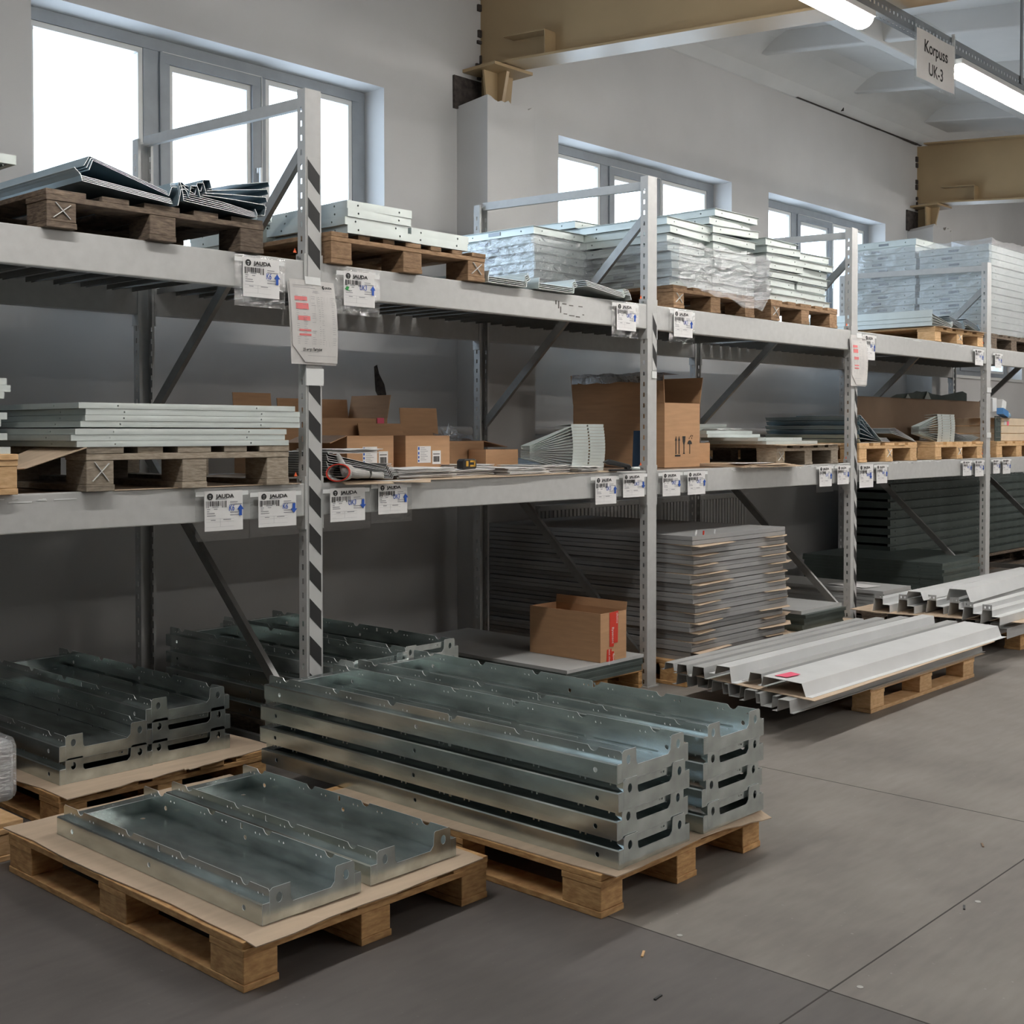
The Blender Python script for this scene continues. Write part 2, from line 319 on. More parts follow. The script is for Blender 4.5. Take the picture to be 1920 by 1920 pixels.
# heating pipe and radiators on the wall
t = thing('heating_pipe', 'grey heating pipe running along the wall behind the middle shelf', 'pipe')
MB().tube((2.0,1.5,1.33), (11.5,1.5,1.33), .028, 12).build('pipe_run', PLASTER, t, smooth=True)
m = MB()
for x in (3.4, 5.0, 6.8, 8.8, 10.6): m.box(x, x+.03, 1.5, 1.608, 1.30, 1.36)
m.build('pipe_clip', GREYD, t)
for i, x in enumerate((6.0, 7.35)):
    t = thing('radiator', ['white ribbed radiator under the middle shelf, behind the tall stack', 'white ribbed radiator on the wall right of the tall stack'][i], 'radiator', (x, 0, 0))
    m = MB().box(0, 1.15, 1.50, 1.54, .25, .83)
    for k in range(28): m.box(.02+k*.04, .045+k*.04, 1.485, 1.5, .27, .81)
    m.build('ribbed_panel', WINWHITE, t); MB().box(-.005, 1.155, 1.48, 1.57, .83, .845).build('top_grille', WINWHITE, t); MB().box(.2,.24,1.54,1.608,.6,.64).box(.9,.94,1.54,1.608,.6,.64).build('wall_bracket', GREYD, t)

# ---------------- ceiling lamps, rail, hanging sign ----------------
def lamp(x, y, z, label, grp='tube lamps under the roof'):
    t = thing('tube_lamp', label, 'lamp', (x, y, z), group=grp)
    prof = [(-.055,.03)] + [(.055*math.cos(a)*-1, .03-.045*math.sin(a)) for a in [math.pi*i/10 for i in range(1,10)]] + [(.055,.03)]
    MB().prism(prof, 'x', 0, 1.45).build('diffuser', EMIT, t, bevel=.006)
    MB().box(-.01, 1.46, -.06, .06, .031, .06).build('lamp_housing', WHITEP, t, bevel=.004)
    return t
LAMPS = [(3.87, -1.1, 3.19, 'white tube lamp at the top edge, left of the hanging sign'), (6.3, -1.1, 3.19, 'white tube lamp right of the hanging sign')]
for a in LAMPS: lamp(*a)
for (x, y) in ((.7,-1.1),(9.1,-1.1),(12.2,-1.1),(3.9,-7.6),(7.1,-7.6),(10.3,-7.6),(13.4,-7.6),(3.9,-4.8),(7.1,-4.8),(10.3,-4.8),(13.4,-4.8)):  # the far side row is unseen, added to brighten faces towards the aisle
    lamp(x, y, 3.19, '%s white tube lamp outside the picture, %s' % ({1:'nearest',4:'near',7:'middle',9:'farther',10:'far',12:'farthest',13:'farthest'}[round(x)], {-1.1:'row of the sign', -4.8:'row over the aisle', -7.6:'added fill row at the far side'}[y]))
t = thing('lamp_rail', 'slotted grey steel rail carrying the lamps and the sign', 'rail')
def slotted(x0, x1, M, w):
    m = MB(); x = x0; p = .04
    us = [0, w*.38, w*.62, w]
    while x < x1:
        for i in range(3):
            for (a, b) in ((x, x+.012), (x+.012, x+.03), (x+.03, x+p)):
                if i == 1 and (a == x+.012): continue
                m.quad(M(a,us[i]), M(b,us[i]), M(b,us[i+1]), M(a,us[i+1]))
        x += p
    return m
slotted(3.2, 12.2, lambda a, u: (a, -1.125, 3.275+u), .07).build('rail_web', STEELD, t, solid=.003)
slotted(3.2, 12.2, lambda a, u: (a, -1.125+u, 3.275), .05).build('rail_flange', STEELD, t, solid=.003)
for x in (3.3, 7.17, 11.2): MB().box(x-.014, x+.014, -1.135, -1.128, 3.3, 4.2).build('hanger_strap', STEELD, t)
for x in (4.2, 5.1, 6.5, 7.5): MB().box(x-.01, x+.01, -1.12, -1.08, 3.24, 3.28).build('lamp_clip', STEELD, t)

# ---------------- text ----------------
def text_mesh(s, size, bold=0, align='LEFT', sx=1):
    c = bpy.data.curves.new('t', 'FONT'); c.body = s; c.size = size; c.align_x = align; c.offset = bold
    o = bpy.data.objects.new('t', c); COL.objects.link(o); dg = bpy.context.evaluated_depsgraph_get()
    me = bpy.data.meshes.new_from_object(o.evaluated_get(dg)); bpy.data.objects.remove(o)
    return [(v.co.x*sx, v.co.y) for v in me.vertices], [tuple(p.vertices) for p in me.polygons]
_TC = {}
def add_text(m, s, size, x, z, y=0, bold=0, align='LEFT', sx=1, M=None):
    key = (s, size, bold, align, sx)
    if key not in _TC: _TC[key] = text_mesh(*key)
    v, f = _TC[key]; n = len(m.v); M = M or (lambda u, w: (x+u, y, z+w))
    m.v += [M(a, b) for a, b in v]; m.f += [tuple(n+i for i in q) for q in f]; return m
t = thing('hanging_sign', 'white paper sign reading Korpuss UK-3 in a clear pouch hung from the lamp rail', 'sign', (5.77, -1.14, 0))
def sg(u, z): return -.004*math.sin(u*14)-.012*u
m = MB(); N = 12
def surf(u0, u1, z0, z1, dy, f=lambda u, z: 0, n=N):
    m = MB()
    for i in range(n):
        for j in range(4):
            a, b = u0+(u1-u0)*i/n, u0+(u1-u0)*(i+1)/n; c, d = z0+(z1-z0)*j/4, z0+(z1-z0)*(j+1)/4
            m.quad((a, f(a,c)+dy, c), (b, f(b,c)+dy, c), (b, f(b,d)+dy, d), (a, f(a,d)+dy, d))
    return m
surf(.0, .47, 3.03, 3.345, 0, sg).build('clear_pouch', POUCH, t, solid=.001)
surf(.02, .45, 3.05, 3.29, -.002, sg).build('paper', PAPER, t, solid=.0008)
m = MB(); add_text(m, 'Korpuss', .085, 0, 0, M=lambda u, w: (.235+u, sg(.235+u, 0)-.0035, 3.19+w), align='CENTER', bold=.0012)
add_text(m, 'UK-3', .085, 0, 0, M=lambda u, w: (.235+u, sg(.235+u, 0)-.0035, 3.085+w), align='CENTER', bold=.0012)
m.build('lettering', BLACK, t)
MB().box(.46, .475, .0, .012, 3.2, 3.36).build('hanging_hook', WHITEP, t)

# ---------------- pallet rack ----------------
B = 2.1933; X = [.767+B*i for i in range(6)]; PW_, PE, DEP, HT, L1, L2, BH = .075, .047, 1.25, 2.636, 1.977, 1.123, .126
def flange(M):   # slotted strip, u 0..PE across, z up
    m = MB(); us = [0, PE*.40, PE*.62, PE]; p = .055; z = 0
    while z+p <= HT+1e-6:
        for i in range(3):
            for (a, b) in ((z, z+.018), (z+.018, z+.040), (z+.040, z+p)):
                if i == 1 and a == z+.018: continue
                m.quad(M(us[i],a), M(us[i+1],a), M(us[i+1],b), M(us[i],b))
        z += p
    m.quad(M(0,z), M(PE,z), M(PE,HT), M(0,HT)); return m
def post_mesh(front):
    s = 1 if front else -1; y0 = 0 if front else 0
    m = MB()
    for xx in (0, PW_):
        q = flange(lambda u, z: (xx, s*u, z)); n = len(m.v); m.v += q.v; m.f += [tuple(n+i for i in f) for f in q.f]
    m.quad((0,0,0), (PW_,0,0), (PW_,0,HT), (0,0,HT))
    m.quad((0,s*PE,0), (.012,s*PE,0), (.012,s*PE,HT), (0,s*PE,HT)); m.quad((PW_-.012,s*PE,0), (PW_,s*PE,0), (PW_,s*PE,HT), (PW_-.012,s*PE,HT))
    me = m.mesh('post'); me.materials.append(GREY); return me
PF, PB = post_mesh(True), post_mesh(False)
names = ['beyond the left edge', 'with black and white hazard stripes and the near paper list', 'in the middle of the picture', 'with striped tape right of the middle', 'at the right with two white tape bands', 'beyond the right edge']
def cchan(m, p, q, w=.042, d=.022):   # channel section bar lying in the frame plane
    p = Vector(p); q = Vector(q); dr = (q-p).normalized(); n = Vector((0, -dr.z, dr.y)); ex = Vector((1,0,0))
    a = [ex*d + n*w/2, n*w/2, -n*w/2, ex*d - n*w/2]
    for i in range(3): m.quad(p+a[i], p+a[i+1], q+a[i+1], q+a[i])
def frame(i):
    t = thing('rack_frame', 'grey steel rack frame ' + names[i], 'rack frame', (X[i], 0, 0), group='upright frames of the pallet rack')
    link('post', PF, t, solid=.002); b = link('post', PB, t, solid=.002); b.location = (0, DEP, 0)
    for (a, c) in (((.03,.045,2.595),(.03,1.205,2.63)), ((.03,.05,2.43),(.03,1.2,1.37)), ((.03,1.2,1.21),(.03,.05,.12)), ((.03,.045,.06),(.03,1.205,.06))):
        m = MB(); cchan(m, a, c); m.build('brace', GREYD if a[2] < 2.5 else GREY, t, solid=.002)
    MB().box(-.01, PW_+.01, -.01, PE+.02, 0, .006).build('foot_plate', GREY, t); MB().box(-.01, PW_+.01, DEP-PE-.02, DEP+.01, 0, .006).build('foot_plate', GREY, t)
    return t
FR = [frame(i) for i in range(6)]
def tape(par, x0, x1, z0, z1, flip=False):
    tp = MB().box(x0, x1, -.0035, -.0015, z0, z1).build('hazard_tape', WHITEP if False else mat('tape_white', (.50,.50,.49), .4), par)
    m = MB(); z = z1-.01; h = .073; dr = .055; w0, w1 = x0+.002, x1-.002
    while z-h-dr > z0:
        a = [(w0,z),(w1,z-dr),(w1,z-dr-h),(w0,z-h)]
        m.prism([(p[0],p[1]) for p in a], 'y', -.0048, -.0036); z -= .145
    m.build('black_stripe', BLACK, tp)
tape(FR[1], .008, .068, 1.915, 2.375); tape(FR[1], .008, .068, .02, 1.56)
tape(FR[2], .036, .073, 1.64, 1.935); tape(FR[3], .038, .073, .02, 1.615)
for z in (1.63, 1.28): MB().box(-.003, .078, -.006, -.002, z, z+.04).build('white_tape_band', WHITEP, FR[4])
MB().box(.03, .07, -.006, -.002, 1.60, 1.635).build('white_tape_patch', WHITEP, FR[2])
MB().box(-.005,.08,-.008,-.002,1.50,1.565).build('white_tape_patch', WHITEP, FR[1])
levn = {L1: 'upper', L2: 'middle'}
baymid = ['edge bay', 'left bay', 'second bay', 'third bay', 'fourth bay', 'fifth bay']
def beam(bay, z, back):
    x0, x1 = X[bay]+PW_+.001, X[bay+1]-.001 if bay < 5 else X[bay]+2.0
    t = thing('rack_beam', 'grey steel %s %s beam, %s' % (levn[z], 'rear' if back else 'front', baymid[bay]), 'beam', ((x0+x1)/2, 0, 0), group='horizontal beams of the pallet rack')
    y0 = DEP-.045 if back else .003; h = (x1-x0)/2
    MB().box(-h+.004, h-.004, y0, y0+.04, z-BH, z).build('box_beam', GREY, t, bevel=.004)
    for s in (-1, 1):
        xa = -h if s < 0 else h-.006
        MB().box(xa, xa+.006, y0-.004, y0+.048, z-BH-.05, z+.028).build('end_connector', GREY, t)
        MB().tube((xa+.003+.006*(1 if s<0 else -1), y0+.02, z+.012), (xa+.003+.016*(1 if s<0 else -1), y0+.02, z+.012), .006).build('bolt', GREYD, t)
    if not back:
        MB().prism([(-.012+h*.985-.02,z+.028),(.004+h*.985-.02,z+.028),(-.004+h*.985-.02,z+.045)], 'y', y0+.01, y0+.012).build('orange_sticker', ORANGE, t)
    return t
for bay in range(0, 5):
    for z in (L1, L2):
        beam(bay, z, False); beam(bay, z, True)
# scrapes on the front beams
m = MB()
rr = random.Random(11)
# decking planks, one by one
def plank_mesh(w, mt):
    m = MB().strip([(0,-.025),(0,0),(w*.3,0),(w*.36,-.012),(w*.64,-.012),(w*.7,0),(w,0),(w,-.025)], 'y', .046, DEP-.048)
    me = m.mesh('deck_plank'); me.materials.append(mt); return me
PLK = plank_mesh(.098, GREYD)
NTH = 'first second third fourth fifth sixth seventh eighth ninth tenth eleventh twelfth thirteenth fourteenth fifteenth sixteenth seventeenth'.split()
for bay in range(0, 5):
    for z in (L1,):
        n = 17
        for k in range(n):
            x = X[bay]+.09+k*(B-.1)/n
            o = link('deck_plank', PLK, None, solid=.002); o.location = (x, 0, z-.004)
            tag(o, '%s dark steel plank from the left frame, upper shelf deck, %s' % (NTH[k], baymid[bay]), 'shelf plank', 'decking planks of the %s shelf, %s' % (levn[z], baymid[bay]))
    o = MB().box(X[bay]+PW_+.01, X[bay+1]-.01, .046, DEP-.048, L2-.02, L2-.003).build('shelf_board', BOARD)
    tag(o, 'dark board on the middle level, %s' % baymid[bay], 'shelf board', 'boards of the middle level')
# ---------------- pallets ----------------
def pallet(x0, y0, z0, LX, LY, H, mt, label, long='y', deck=5, chalk=None, seed=0):
    """corner (x0,y0); deck boards run along `long`"""
    t = thing('wooden_pallet', label, 'pallet', (x0, y0, z0)); rr = random.Random(seed+int(x0*100))
    b = H*.15; hb = H-3*b
    swap = long == 'x'; L, W = (LX, LY) if swap else (LY, LX)
    def bx(m, l0, l1, w0, w1, a, c):
        return m.box(l0, l1, w0, w1, a, c) if swap else m.box(w0, w1, l0, l1, a, c)
    bw, bl = W*.125, L*.118
    ws = [0, (W-bw)/2, W-bw]; ls = [0, (L-bl)/2, L-bl]
    blocks = []
    for w in ws:
        bx(MB(), 0, L, w, w+bw, 0, b).build('bottom_board', mt, t, bevel=.002)
        for l in ls:
            j = rr.uniform(-.004, .004)
            blocks.append(bx(MB(), l+.002, l+bl-.002, w+.002+j*.4, w+bw-.002+j*.4, b, b+hb).build('block', mt, t, bevel=.003))
    for l in ls: bx(MB(), l, l+bl, 0, W, b+hb, 2*b+hb).build('cross_board', mt, t, bevel=.002)
    wide = W*.165 if deck == 5 else W*.10
    for k in range(deck):
        c = wide/2 + (W-wide)*k/(deck-1); ww = wide*(1 if k in (0, deck-1, deck//2) else .72)
        bx(MB(), rr.uniform(-.006,.006), L+rr.uniform(-.006,.006), c-ww/2, c+ww/2, 2*b+hb, H).build('top_board', mt, t, bevel=.002)
    if chalk is not None:
        blk = blocks[chalk]; w, l = ws[chalk//3], ls[chalk%3]
        cx = (w+bw/2); m = MB(); m.bar((cx-.03,-.0012,b+.012), (cx+.03,-.0012,b+hb-.01), .002, .006); m.bar((cx+.028,-.0012,b+.012), (cx-.022,-.0012,b+hb-.006), .002, .006)
        m.build('chalk_cross', mat('chalk', (.7,.7,.68), .9), blk)
    return t
def sheet_thing(name, pts, z, th, mt, label, cat, curl=None, group=None, jag=0, seed=1):
    """cardboard sheet lying flat: outline pts; edges may be torn; curl lifts or droops points"""
    rr = random.Random(seed); P = []
    for i in range(len(pts)):
        a, b = pts[i], pts[(i+1)%len(pts)]; P.append(a)
        if jag:
            n = 7
            for k in range(1, n):
                t = k/n; dx, dy = b[0]-a[0], b[1]-a[1]; L = math.hypot(dx, dy); o = rr.uniform(-jag, jag)*.5
                P.append((a[0]+dx*t-dy/L*o, a[1]+dy*t+dx/L*o))
    zf = curl or (lambda x, y: 0)
    m = MB(); bm = bmesh.new(); vs = [bm.verts.new((x, y, 0)) for x, y in P]
    bm.edges.ensure_lookup_table(); es = [bm.edges.new((vs[i], vs[(i+1)%len(vs)])) for i in range(len(vs))]
    bmesh.ops.triangle_fill(bm, use_beauty=True, edges=es)
    if curl: bmesh.ops.subdivide_edges(bm, edges=bm.edges[:], cuts=2, use_grid_fill=True)
    for v in bm.verts: v.co.z = z + zf(v.co.x, v.co.y)
    bmesh.ops.recalc_face_normals(bm, faces=bm.faces)
    me = bpy.data.meshes.new(name); bm.to_mesh(me); bm.free(); me.materials.append(mt)
    o = link(name, me, None, solid=th); return tag(o, label, cat, group)

# ---------------- galvanised trays ----------------
def tray_mesh(W, L, hem=True, farlip=True, t=.022, h=.052, lip=.032):
    m = MB(); hl = h+lip
    def hx(cu, cv, r): return circ(cu, cv, r, k=8)
    m.holed([(0,0),(W,0),(W,L),(0,L)], [circ(W*.14,.045,.008,k=8), circ(W*.8,L-.06,.008,k=8)], lambda u, v: (u, v, .001))
    for s in (0, 1):
        f = (lambda x: x) if s == 0 else (lambda x: W-x)
        m.quad((f(0),0,h-.003),(f(.003),0,h),(f(.003),L,h),(f(0),L,h-.003))
        m.holed([(0,0),(L,0),(L,h-.003),(0,h-.003)], [hx(.075,h*.5,.0075), hx(L/2,h*.55,.007), hx(L-.09,h*.5,.0075)], lambda u, v: (f(0), u, v))
        m.quad((f(.003),0,h),(f(t),0,h),(f(t),L,h),(f(.003),L,h))
        # lip with notches and rows of small holes
        out = [(0,h),(L,h),(L,hl-.006),(L-.006,hl)]; ns = max(3, int(L/.24)); holes = []
        for k in range(ns):
            c = L - .10 - k*(L-.2)/(ns-1) if ns > 1 else L/2
            out += [(c+.02,hl),(c+.010,hl-.011),(c,hl-.014),(c-.010,hl-.011),(c-.020,hl)]
            for d in (-.075,-.055,.035,.055):
                if .01 < c+d < L-.01: holes.append(circ(c+d, h+lip*.42, .003, k=6))
        out += [(.006,hl),(0,hl-.006)]
        for sl_ in (.11, .185):
            if L > .8: holes.append([(L*.30+sl_,h+.010),(L*.30+sl_+.010,h+.010),(L*.30+sl_+.010,h+.026),(L*.30+sl_,h+.026)])
        ok = []
        for q in holes:
            if all(min(abs(q[0][0]-w[0][0]) for w in [p]) > .014 for p in ok): ok.append(q)
        m.holed(out, ok, lambda u, v: (f(t), u, v))
    a, b = t, W-t
    tw = min(.062, W*.2); ht = .088; hm = h*.72
    out = [(a,.001),(b,.001),(b,ht-.006),(b-.006,ht),(b-tw+.004,ht),(b-tw,ht-.004),(b-tw-.003,hm+.012),(b-tw-.015,hm),(a+tw+.008,hm),(a+tw+.002,hm+.008),(a+tw,ht-.002),(a+.008,ht-.002),(a,ht-.008)]
    m.holed(out, [circ(a+tw*.45, ht-.030, .0095, .013), circ(b-tw*.45, ht-.030, .0095, .013)], lambda u, v: (u, 0, v))
    for s in (0, W-t): m.quad((s,0,0),(s+t,0,0),(s+t,0,h),(s,0,h))
    m.quad((0,L,0),(W,L,0),(W,L,h),(0,L,h))
    if farlip: m.holed([(t,L-.04),(W-t,L-.04),(W-t,L),(t,L)], [circ(W*.45,L-.02,.004,k=6), circ(W*.55,L-.02,.004,k=6)], lambda u, v: (u, v, h))
    if hem: m.holed([(a+.02,.055),(b-.01,.055),(b-.01,.0785),(a+.035,.0785)], [circ(b-tw-.03,.067,.0035,k=6), circ(b-tw-.042,.067,.002,k=6)], lambda u, v: (u, .010, v))
    me = m.mesh('tray'); me.materials.append(GALV); return me
def tray(me, x, y, z, label, group, rz=0):
    o = link('metal_tray', me, None, solid=.0016, loc=(x, y, z)); o.rotation_euler = (0, 0, rz)
    o.data.materials.append(EDGE) if len(o.data.materials) < 2 else None; o.modifiers['thickness'].material_offset_rim = 1; return tag(o, label, 'metal tray', group)

# front left pallet with two single trays
pallet(1.688, -1.392, 0, .826, 1.20, .119, WOOD, 'wooden pallet nearest the viewer, carrying two single metal trays', seed=1)
sheet_thing('cardboard_sheet', [(1.70,-1.425),(2.49,-1.40),(2.495,-.16),(1.69,-.15)], .122, .003, CARD, 'flat cardboard sheet on the nearest pallet under two trays', 'cardboard sheet', curl=lambda x, y: .012*max(0, (-.25-y) < .0 and 1 or 0)*0 - .006*max(0, (-1.36-y)/.06), jag=.012)
TA = tray_mesh(.31, 1.02, hem=False)
tray(TA, 1.771, -1.352, .1245, 'left one of two single galvanised trays on the nearest pallet', 'single trays on the nearest pallet')
TA2 = tray_mesh(.315, .99, hem=False)
tray(TA2, 2.125, -1.340, .1245, 'right one of two single galvanised trays on the nearest pallet', 'single trays on the nearest pallet')
# pallet with the two long stacks
pallet(2.605, -1.731, 0, .812, 1.20, .119, WOOD, 'wooden pallet under the two long tray stacks in the centre foreground', seed=2)
sheet_thing('cardboard_sheet', [(2.62,-1.772),(3.0,-1.76),(3.41,-1.775),(3.425,-.6),(2.585,-.58)], .1215, .003, CARD, 'cardboard sheet under the long tray stacks in the centre foreground', 'cardboard sheet', curl=lambda x, y: -.02*max(0, (-1.735-y)/.04)*max(0, (x-3.15)/.25), jag=.014, seed=4)
TE = tray_mesh(.335, 1.63); TEt = tray_mesh(.335, 1.60, hem=False)
for k in range(4):
    me = TEt if k == 3 else TE; dy = (-.03, 0, .012, .03)[k]*0
    tray(me, 2.655+(.006,.003,.002,-.002)[k], -1.748+(.0,.004,-.002,.0)[k], .1235+.0793*k, '%s long tray of the left stack on the centre foreground pallet' % ordn(k, 4).capitalize().lower(), 'left stack of long trays')
    tray(me, 3.068+(.004,0,.003,.0)[k], -1.746+(0,.003,0,-.003)[k], .1235+.0793*k, '%s long tray of the right stack on the centre foreground pallet' % ordn(k, 4), 'right stack of long trays')
# left pallet half under the rack
pallet(1.962, .03, 0, .83, 1.18, .119, WOOD, 'wooden pallet at the left under the shorter tray stacks', seed=3)
sheet_thing('cardboard_sheet', [(1.965,-.02),(2.42,.02),(2.45,.0),(2.84,.06),(2.83,1.2),(1.94,1.2)], .1215, .003, CARD, 'torn cardboard sheet under the tray stacks at the left', 'cardboard sheet', jag=.02, seed=9)
TD = tray_mesh(.352, 1.30); TDt = tray_mesh(.352, 1.28, hem=False)
for k in range(2): tray(TDt if k == 1 else TD, 2.023, .143, .1235+.0793*k, '%s tray of the low two-high stack at the left edge' % ('upper', 'lower')[1-k], 'low stack of trays at the left')
for k in range(3): tray(TDt if k == 2 else TD, 2.378-.022+(.0,.002,-.002)[k], .150, .1235+.0755*k, '%s tray of the three-high stack on the left pallet' % ('bottom', 'middle', 'top')[k], 'three-high stack of trays at the left')
# pallet at the left edge with a film wrapped bundle
pallet(.98, -.10, 0, .80, 1.2, .119, WOODL, 'pale pallet cut off by the left edge of the picture', seed=4)
t = thing('wrapped_bundle', 'bundle wrapped in clear film at the left edge, on the pale pallet', 'bundle', (1.25, .1, .119))
MB().box(0, .60, 0, .8, 0, .20).build('bundle_core', PRIMED, t, bevel=.02)
m = MB(); m.box(-.012, .612, -.012, .812, .001, .215); m.build('film_wrap', FILM, t, bevel=.035)
# dark stacks inside the rack, left of and behind the near post
pallet(3.06, -.02, 0, .80, 1.2, .119, WOODO, 'dark pallet behind the near striped post', seed=5)
TG = tray_mesh(.33, 1.30)
for k in range(4):
    tray(TG, 3.075, -.115, .120+.0755*k, '%s tray of the dark stack behind the near striped post' % ordn(k, 4), 'dark tray stack beside the near post')
    tray(TG, 3.43, -.02, .120+.0755*k, '%s tray of the dark stack right of the near striped post' % ordn(k, 4), 'second dark tray stack beside the near post')
for k in range(5):   # stack behind the left pallet
    tray(TG, 2.50+.33, 0.20, .02+.0755*k, '%s dark tray stacked between left pallet and striped post' % ordn(k, 5), 'dark tray stack under the left bay') if False else None
# ---------------- flat cassette panels ----------------
def panel_mesh(LX, LY, H, mt, holes=True, groove=False, flip=False, lip=0):
    """hollow sheet-metal cassette: top sheet, four turned-down sides, small side holes"""
    m = MB()
    def side(M, L):
        hs = [circ(L*f, H*.5, min(.0045, H*.16), k=6) for f in (.16, .8)] if holes else []
        m.holed([(0,0),(L,0),(L,H),(0,H)], hs, M)
    side(lambda u, v: (u, 0, v), LX); side(lambda u, v: (u, LY, v), LX); side(lambda u, v: (0, u, v), LY); side(lambda u, v: (LX, u, v), LY)
    m.quad((-lip,-lip,H),(LX+lip,-lip,H),(LX+lip,LY+lip,H),(-lip,LY+lip,H))
    r = min(.02, LX*.1)
    for q in (((0,0),(LX,0),(LX-r,r),(r,r)), ((LX,0),(LX,LY),(LX-r,LY-r),(LX-r,r)), ((LX,LY),(0,LY),(r,LY-r),(LX-r,LY-r)), ((0,LY),(0,0),(r,r),(r,LY-r))):
        m.quad(*[(a, b, 0) for a, b in q])
    if groove:
        m.box(.004, LX-.004, -.004, 0, H*.44, H*.56)
    me = m.mesh('panel'); me.materials.append(mt); return me
def panel(me, x, y, z, label, group, rz=0, tilt=(0,0), name='sheet_panel', cat='metal panel', solid=.0014):
    o = link(name, me, None, solid=solid, loc=(x, y, z)); o.rotation_euler = (tilt[0], tilt[1], rz)
    return tag(o, label, cat, group)
# low stack of grey sheets with the red taped box, bay two
pallet(4.42, .03, 0, .80, 1.15, .119, WOOD, 'pallet under the low flat sheet stack by the taped box', seed=6)
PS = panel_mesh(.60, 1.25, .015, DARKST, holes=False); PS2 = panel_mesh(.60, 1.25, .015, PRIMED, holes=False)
for k in range(5):
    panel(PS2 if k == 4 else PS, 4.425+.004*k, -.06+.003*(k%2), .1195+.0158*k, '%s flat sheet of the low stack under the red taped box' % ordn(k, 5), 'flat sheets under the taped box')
# tall stack of grey panels with cardboard between, bay three
pallet(5.30, -.14, 0, .98, 1.45, .125, WOOD, 'pallet under the tall stack of grey panels', deck=7, seed=7)
PD = panel_mesh(.935, 1.48, .0208, SATIN, holes=False, groove=False)
PDt = panel_mesh(.935, 1.48, .0235, PRIMED, holes=False)
rr = random.Random(21); NDS = 13; pitch = .0505
for k in range(NDS):
    dx, dy = rr.uniform(-.014, .014), rr.uniform(-.014, .014); z = .1255+pitch*k
    t = panel(PD, 5.362+dx, -.137+dy, z, '%s lower sheet of pair %s in the tall grey stack' % (ordn(k, NDS), k+1) if False else 'grey panel in the tall stack, %s pair from the floor, underside one' % ('first second third fourth fifth sixth seventh eighth ninth tenth eleventh twelfth thirteenth'.split()[k]), 'panels of the tall stack')
    panel(PD, 5.362+dx+.002, -.137+dy+.003, z+.0238, 'grey panel in the tall stack, %s pair from the floor, upper one' % ('first second third fourth fifth sixth seventh eighth ninth tenth eleventh twelfth thirteenth'.split()[k]), 'panels of the tall stack')
    if k < NDS-1:
        w = 'first second third fourth fifth sixth seventh eighth ninth tenth eleventh twelfth'.split()[k]
        a = rr.uniform(.02, .05); zc = z+.0472; drp = rr.uniform(.002, .008)
        sheet_thing('cardboard_strip', [(5.352,-.205+rr.uniform(0,.045)),(5.352+rr.uniform(.16,.40),-.150-rr.uniform(0,.015)),(5.75,.25),(5.40,.28)], zc, .0018, CARD, 'cardboard strip sticking out of the tall stack near corner, above the %s pair' % w, 'cardboard strip', curl=lambda x, y, d=drp: -d*max(0, (-.15-y)/.12), group='cardboard between the tall stack panels')
        sheet_thing('cardboard_strip', [(6.08+rr.uniform(-.08,.05),-.16),(6.28,-.155-rr.uniform(.0,.03)),(6.32+rr.uniform(.02,.10),-.11),(6.33,.25),(6.1,.25)], zc, .0018, CARD, 'cardboard strip sticking out of the tall stack right corner, above the %s pair' % w, 'cardboard strip', curl=lambda x, y, d=drp: -d*.6*max(0, (x-6.32)/.1)-d*.4*max(0, (-.15-y)/.1), group='cardboard between the tall stack panels')
ztop = .1255+pitch*NDS-.0052
m = MB()
for x, y in ((5.46,-.09),(5.55,-.1),(5.50,.1),(5.72,-.06)):
    pass
for i, (x, y, mt_) in enumerate(((5.44,-.1,WHITEP),(5.52,-.05,WHITEP),(5.50,-.11,RED),(5.62,-.1,WHITEP))):
    o = MB().tube((x,y,ztop), (x+.003,y,ztop+.022), .0045, 8).build('plastic_plug', mt_); tag(o, ['white plug on top of the tall stack, leftmost','white plug on top of the tall stack, second from left','red plug on top of the tall stack','white plug on top of the tall stack, rightmost'][i], 'plug')
# small dark green stack on a pallet right of the tall stack
pallet(6.50, -.12, 0, .80, 1.1, .119, WOOD, 'pallet under the small dark panel stack', seed=8)
sheet_thing('cardboard_sheet', [(6.42,-.17),(7.32,-.14),(7.32,.8),(6.42,.8)], .1215, .003, CARD, 'torn cardboard under the small dark panel stack', 'cardboard sheet', jag=.03, seed=12)
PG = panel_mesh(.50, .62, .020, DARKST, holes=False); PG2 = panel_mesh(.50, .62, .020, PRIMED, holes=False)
for k in range(6):
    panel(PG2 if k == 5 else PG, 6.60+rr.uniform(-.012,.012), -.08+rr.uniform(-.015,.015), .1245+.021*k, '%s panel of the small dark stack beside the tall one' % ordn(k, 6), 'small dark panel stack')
# grey cassettes and long dark trays further back
pallet(7.78, .0, 0, .55, 1.2, .105, WOODO, 'dark pallet behind the third post', seed=9)
PR = panel_mesh(.42, 1.2, .022, PRIMED, holes=False)
for k in range(6): panel(PR, 7.80+rr.uniform(-.01,.01), .0+rr.uniform(-.01,.01), .107+.0245*k, '%s wide grey panel behind the third post' % ordn(k, 6), 'wide grey panels behind the third post')
o = sheet_thing('paper_sheet', [(7.84,.15),(8.02,.12),(8.06,.42),(7.88,.45)], .257, .001, PAPER, 'white paper sheet lying on the wide grey panels', 'paper sheet')
pallet(8.82, .03, 0, .68, 1.15, .119, WOODO, 'dark pallet under the long thin panels at the rear', seed=10)
PL = panel_mesh(.66, 1.15, .022, DARKST, holes=True)
for k in range(10): panel(PL, 8.83+rr.uniform(-.01,.01), .03+rr.uniform(-.01,.01), .121+.0235*k, '%s long dark panel of the stack by the fourth post' % ordn(k, 10), 'long dark panels by the fourth post')
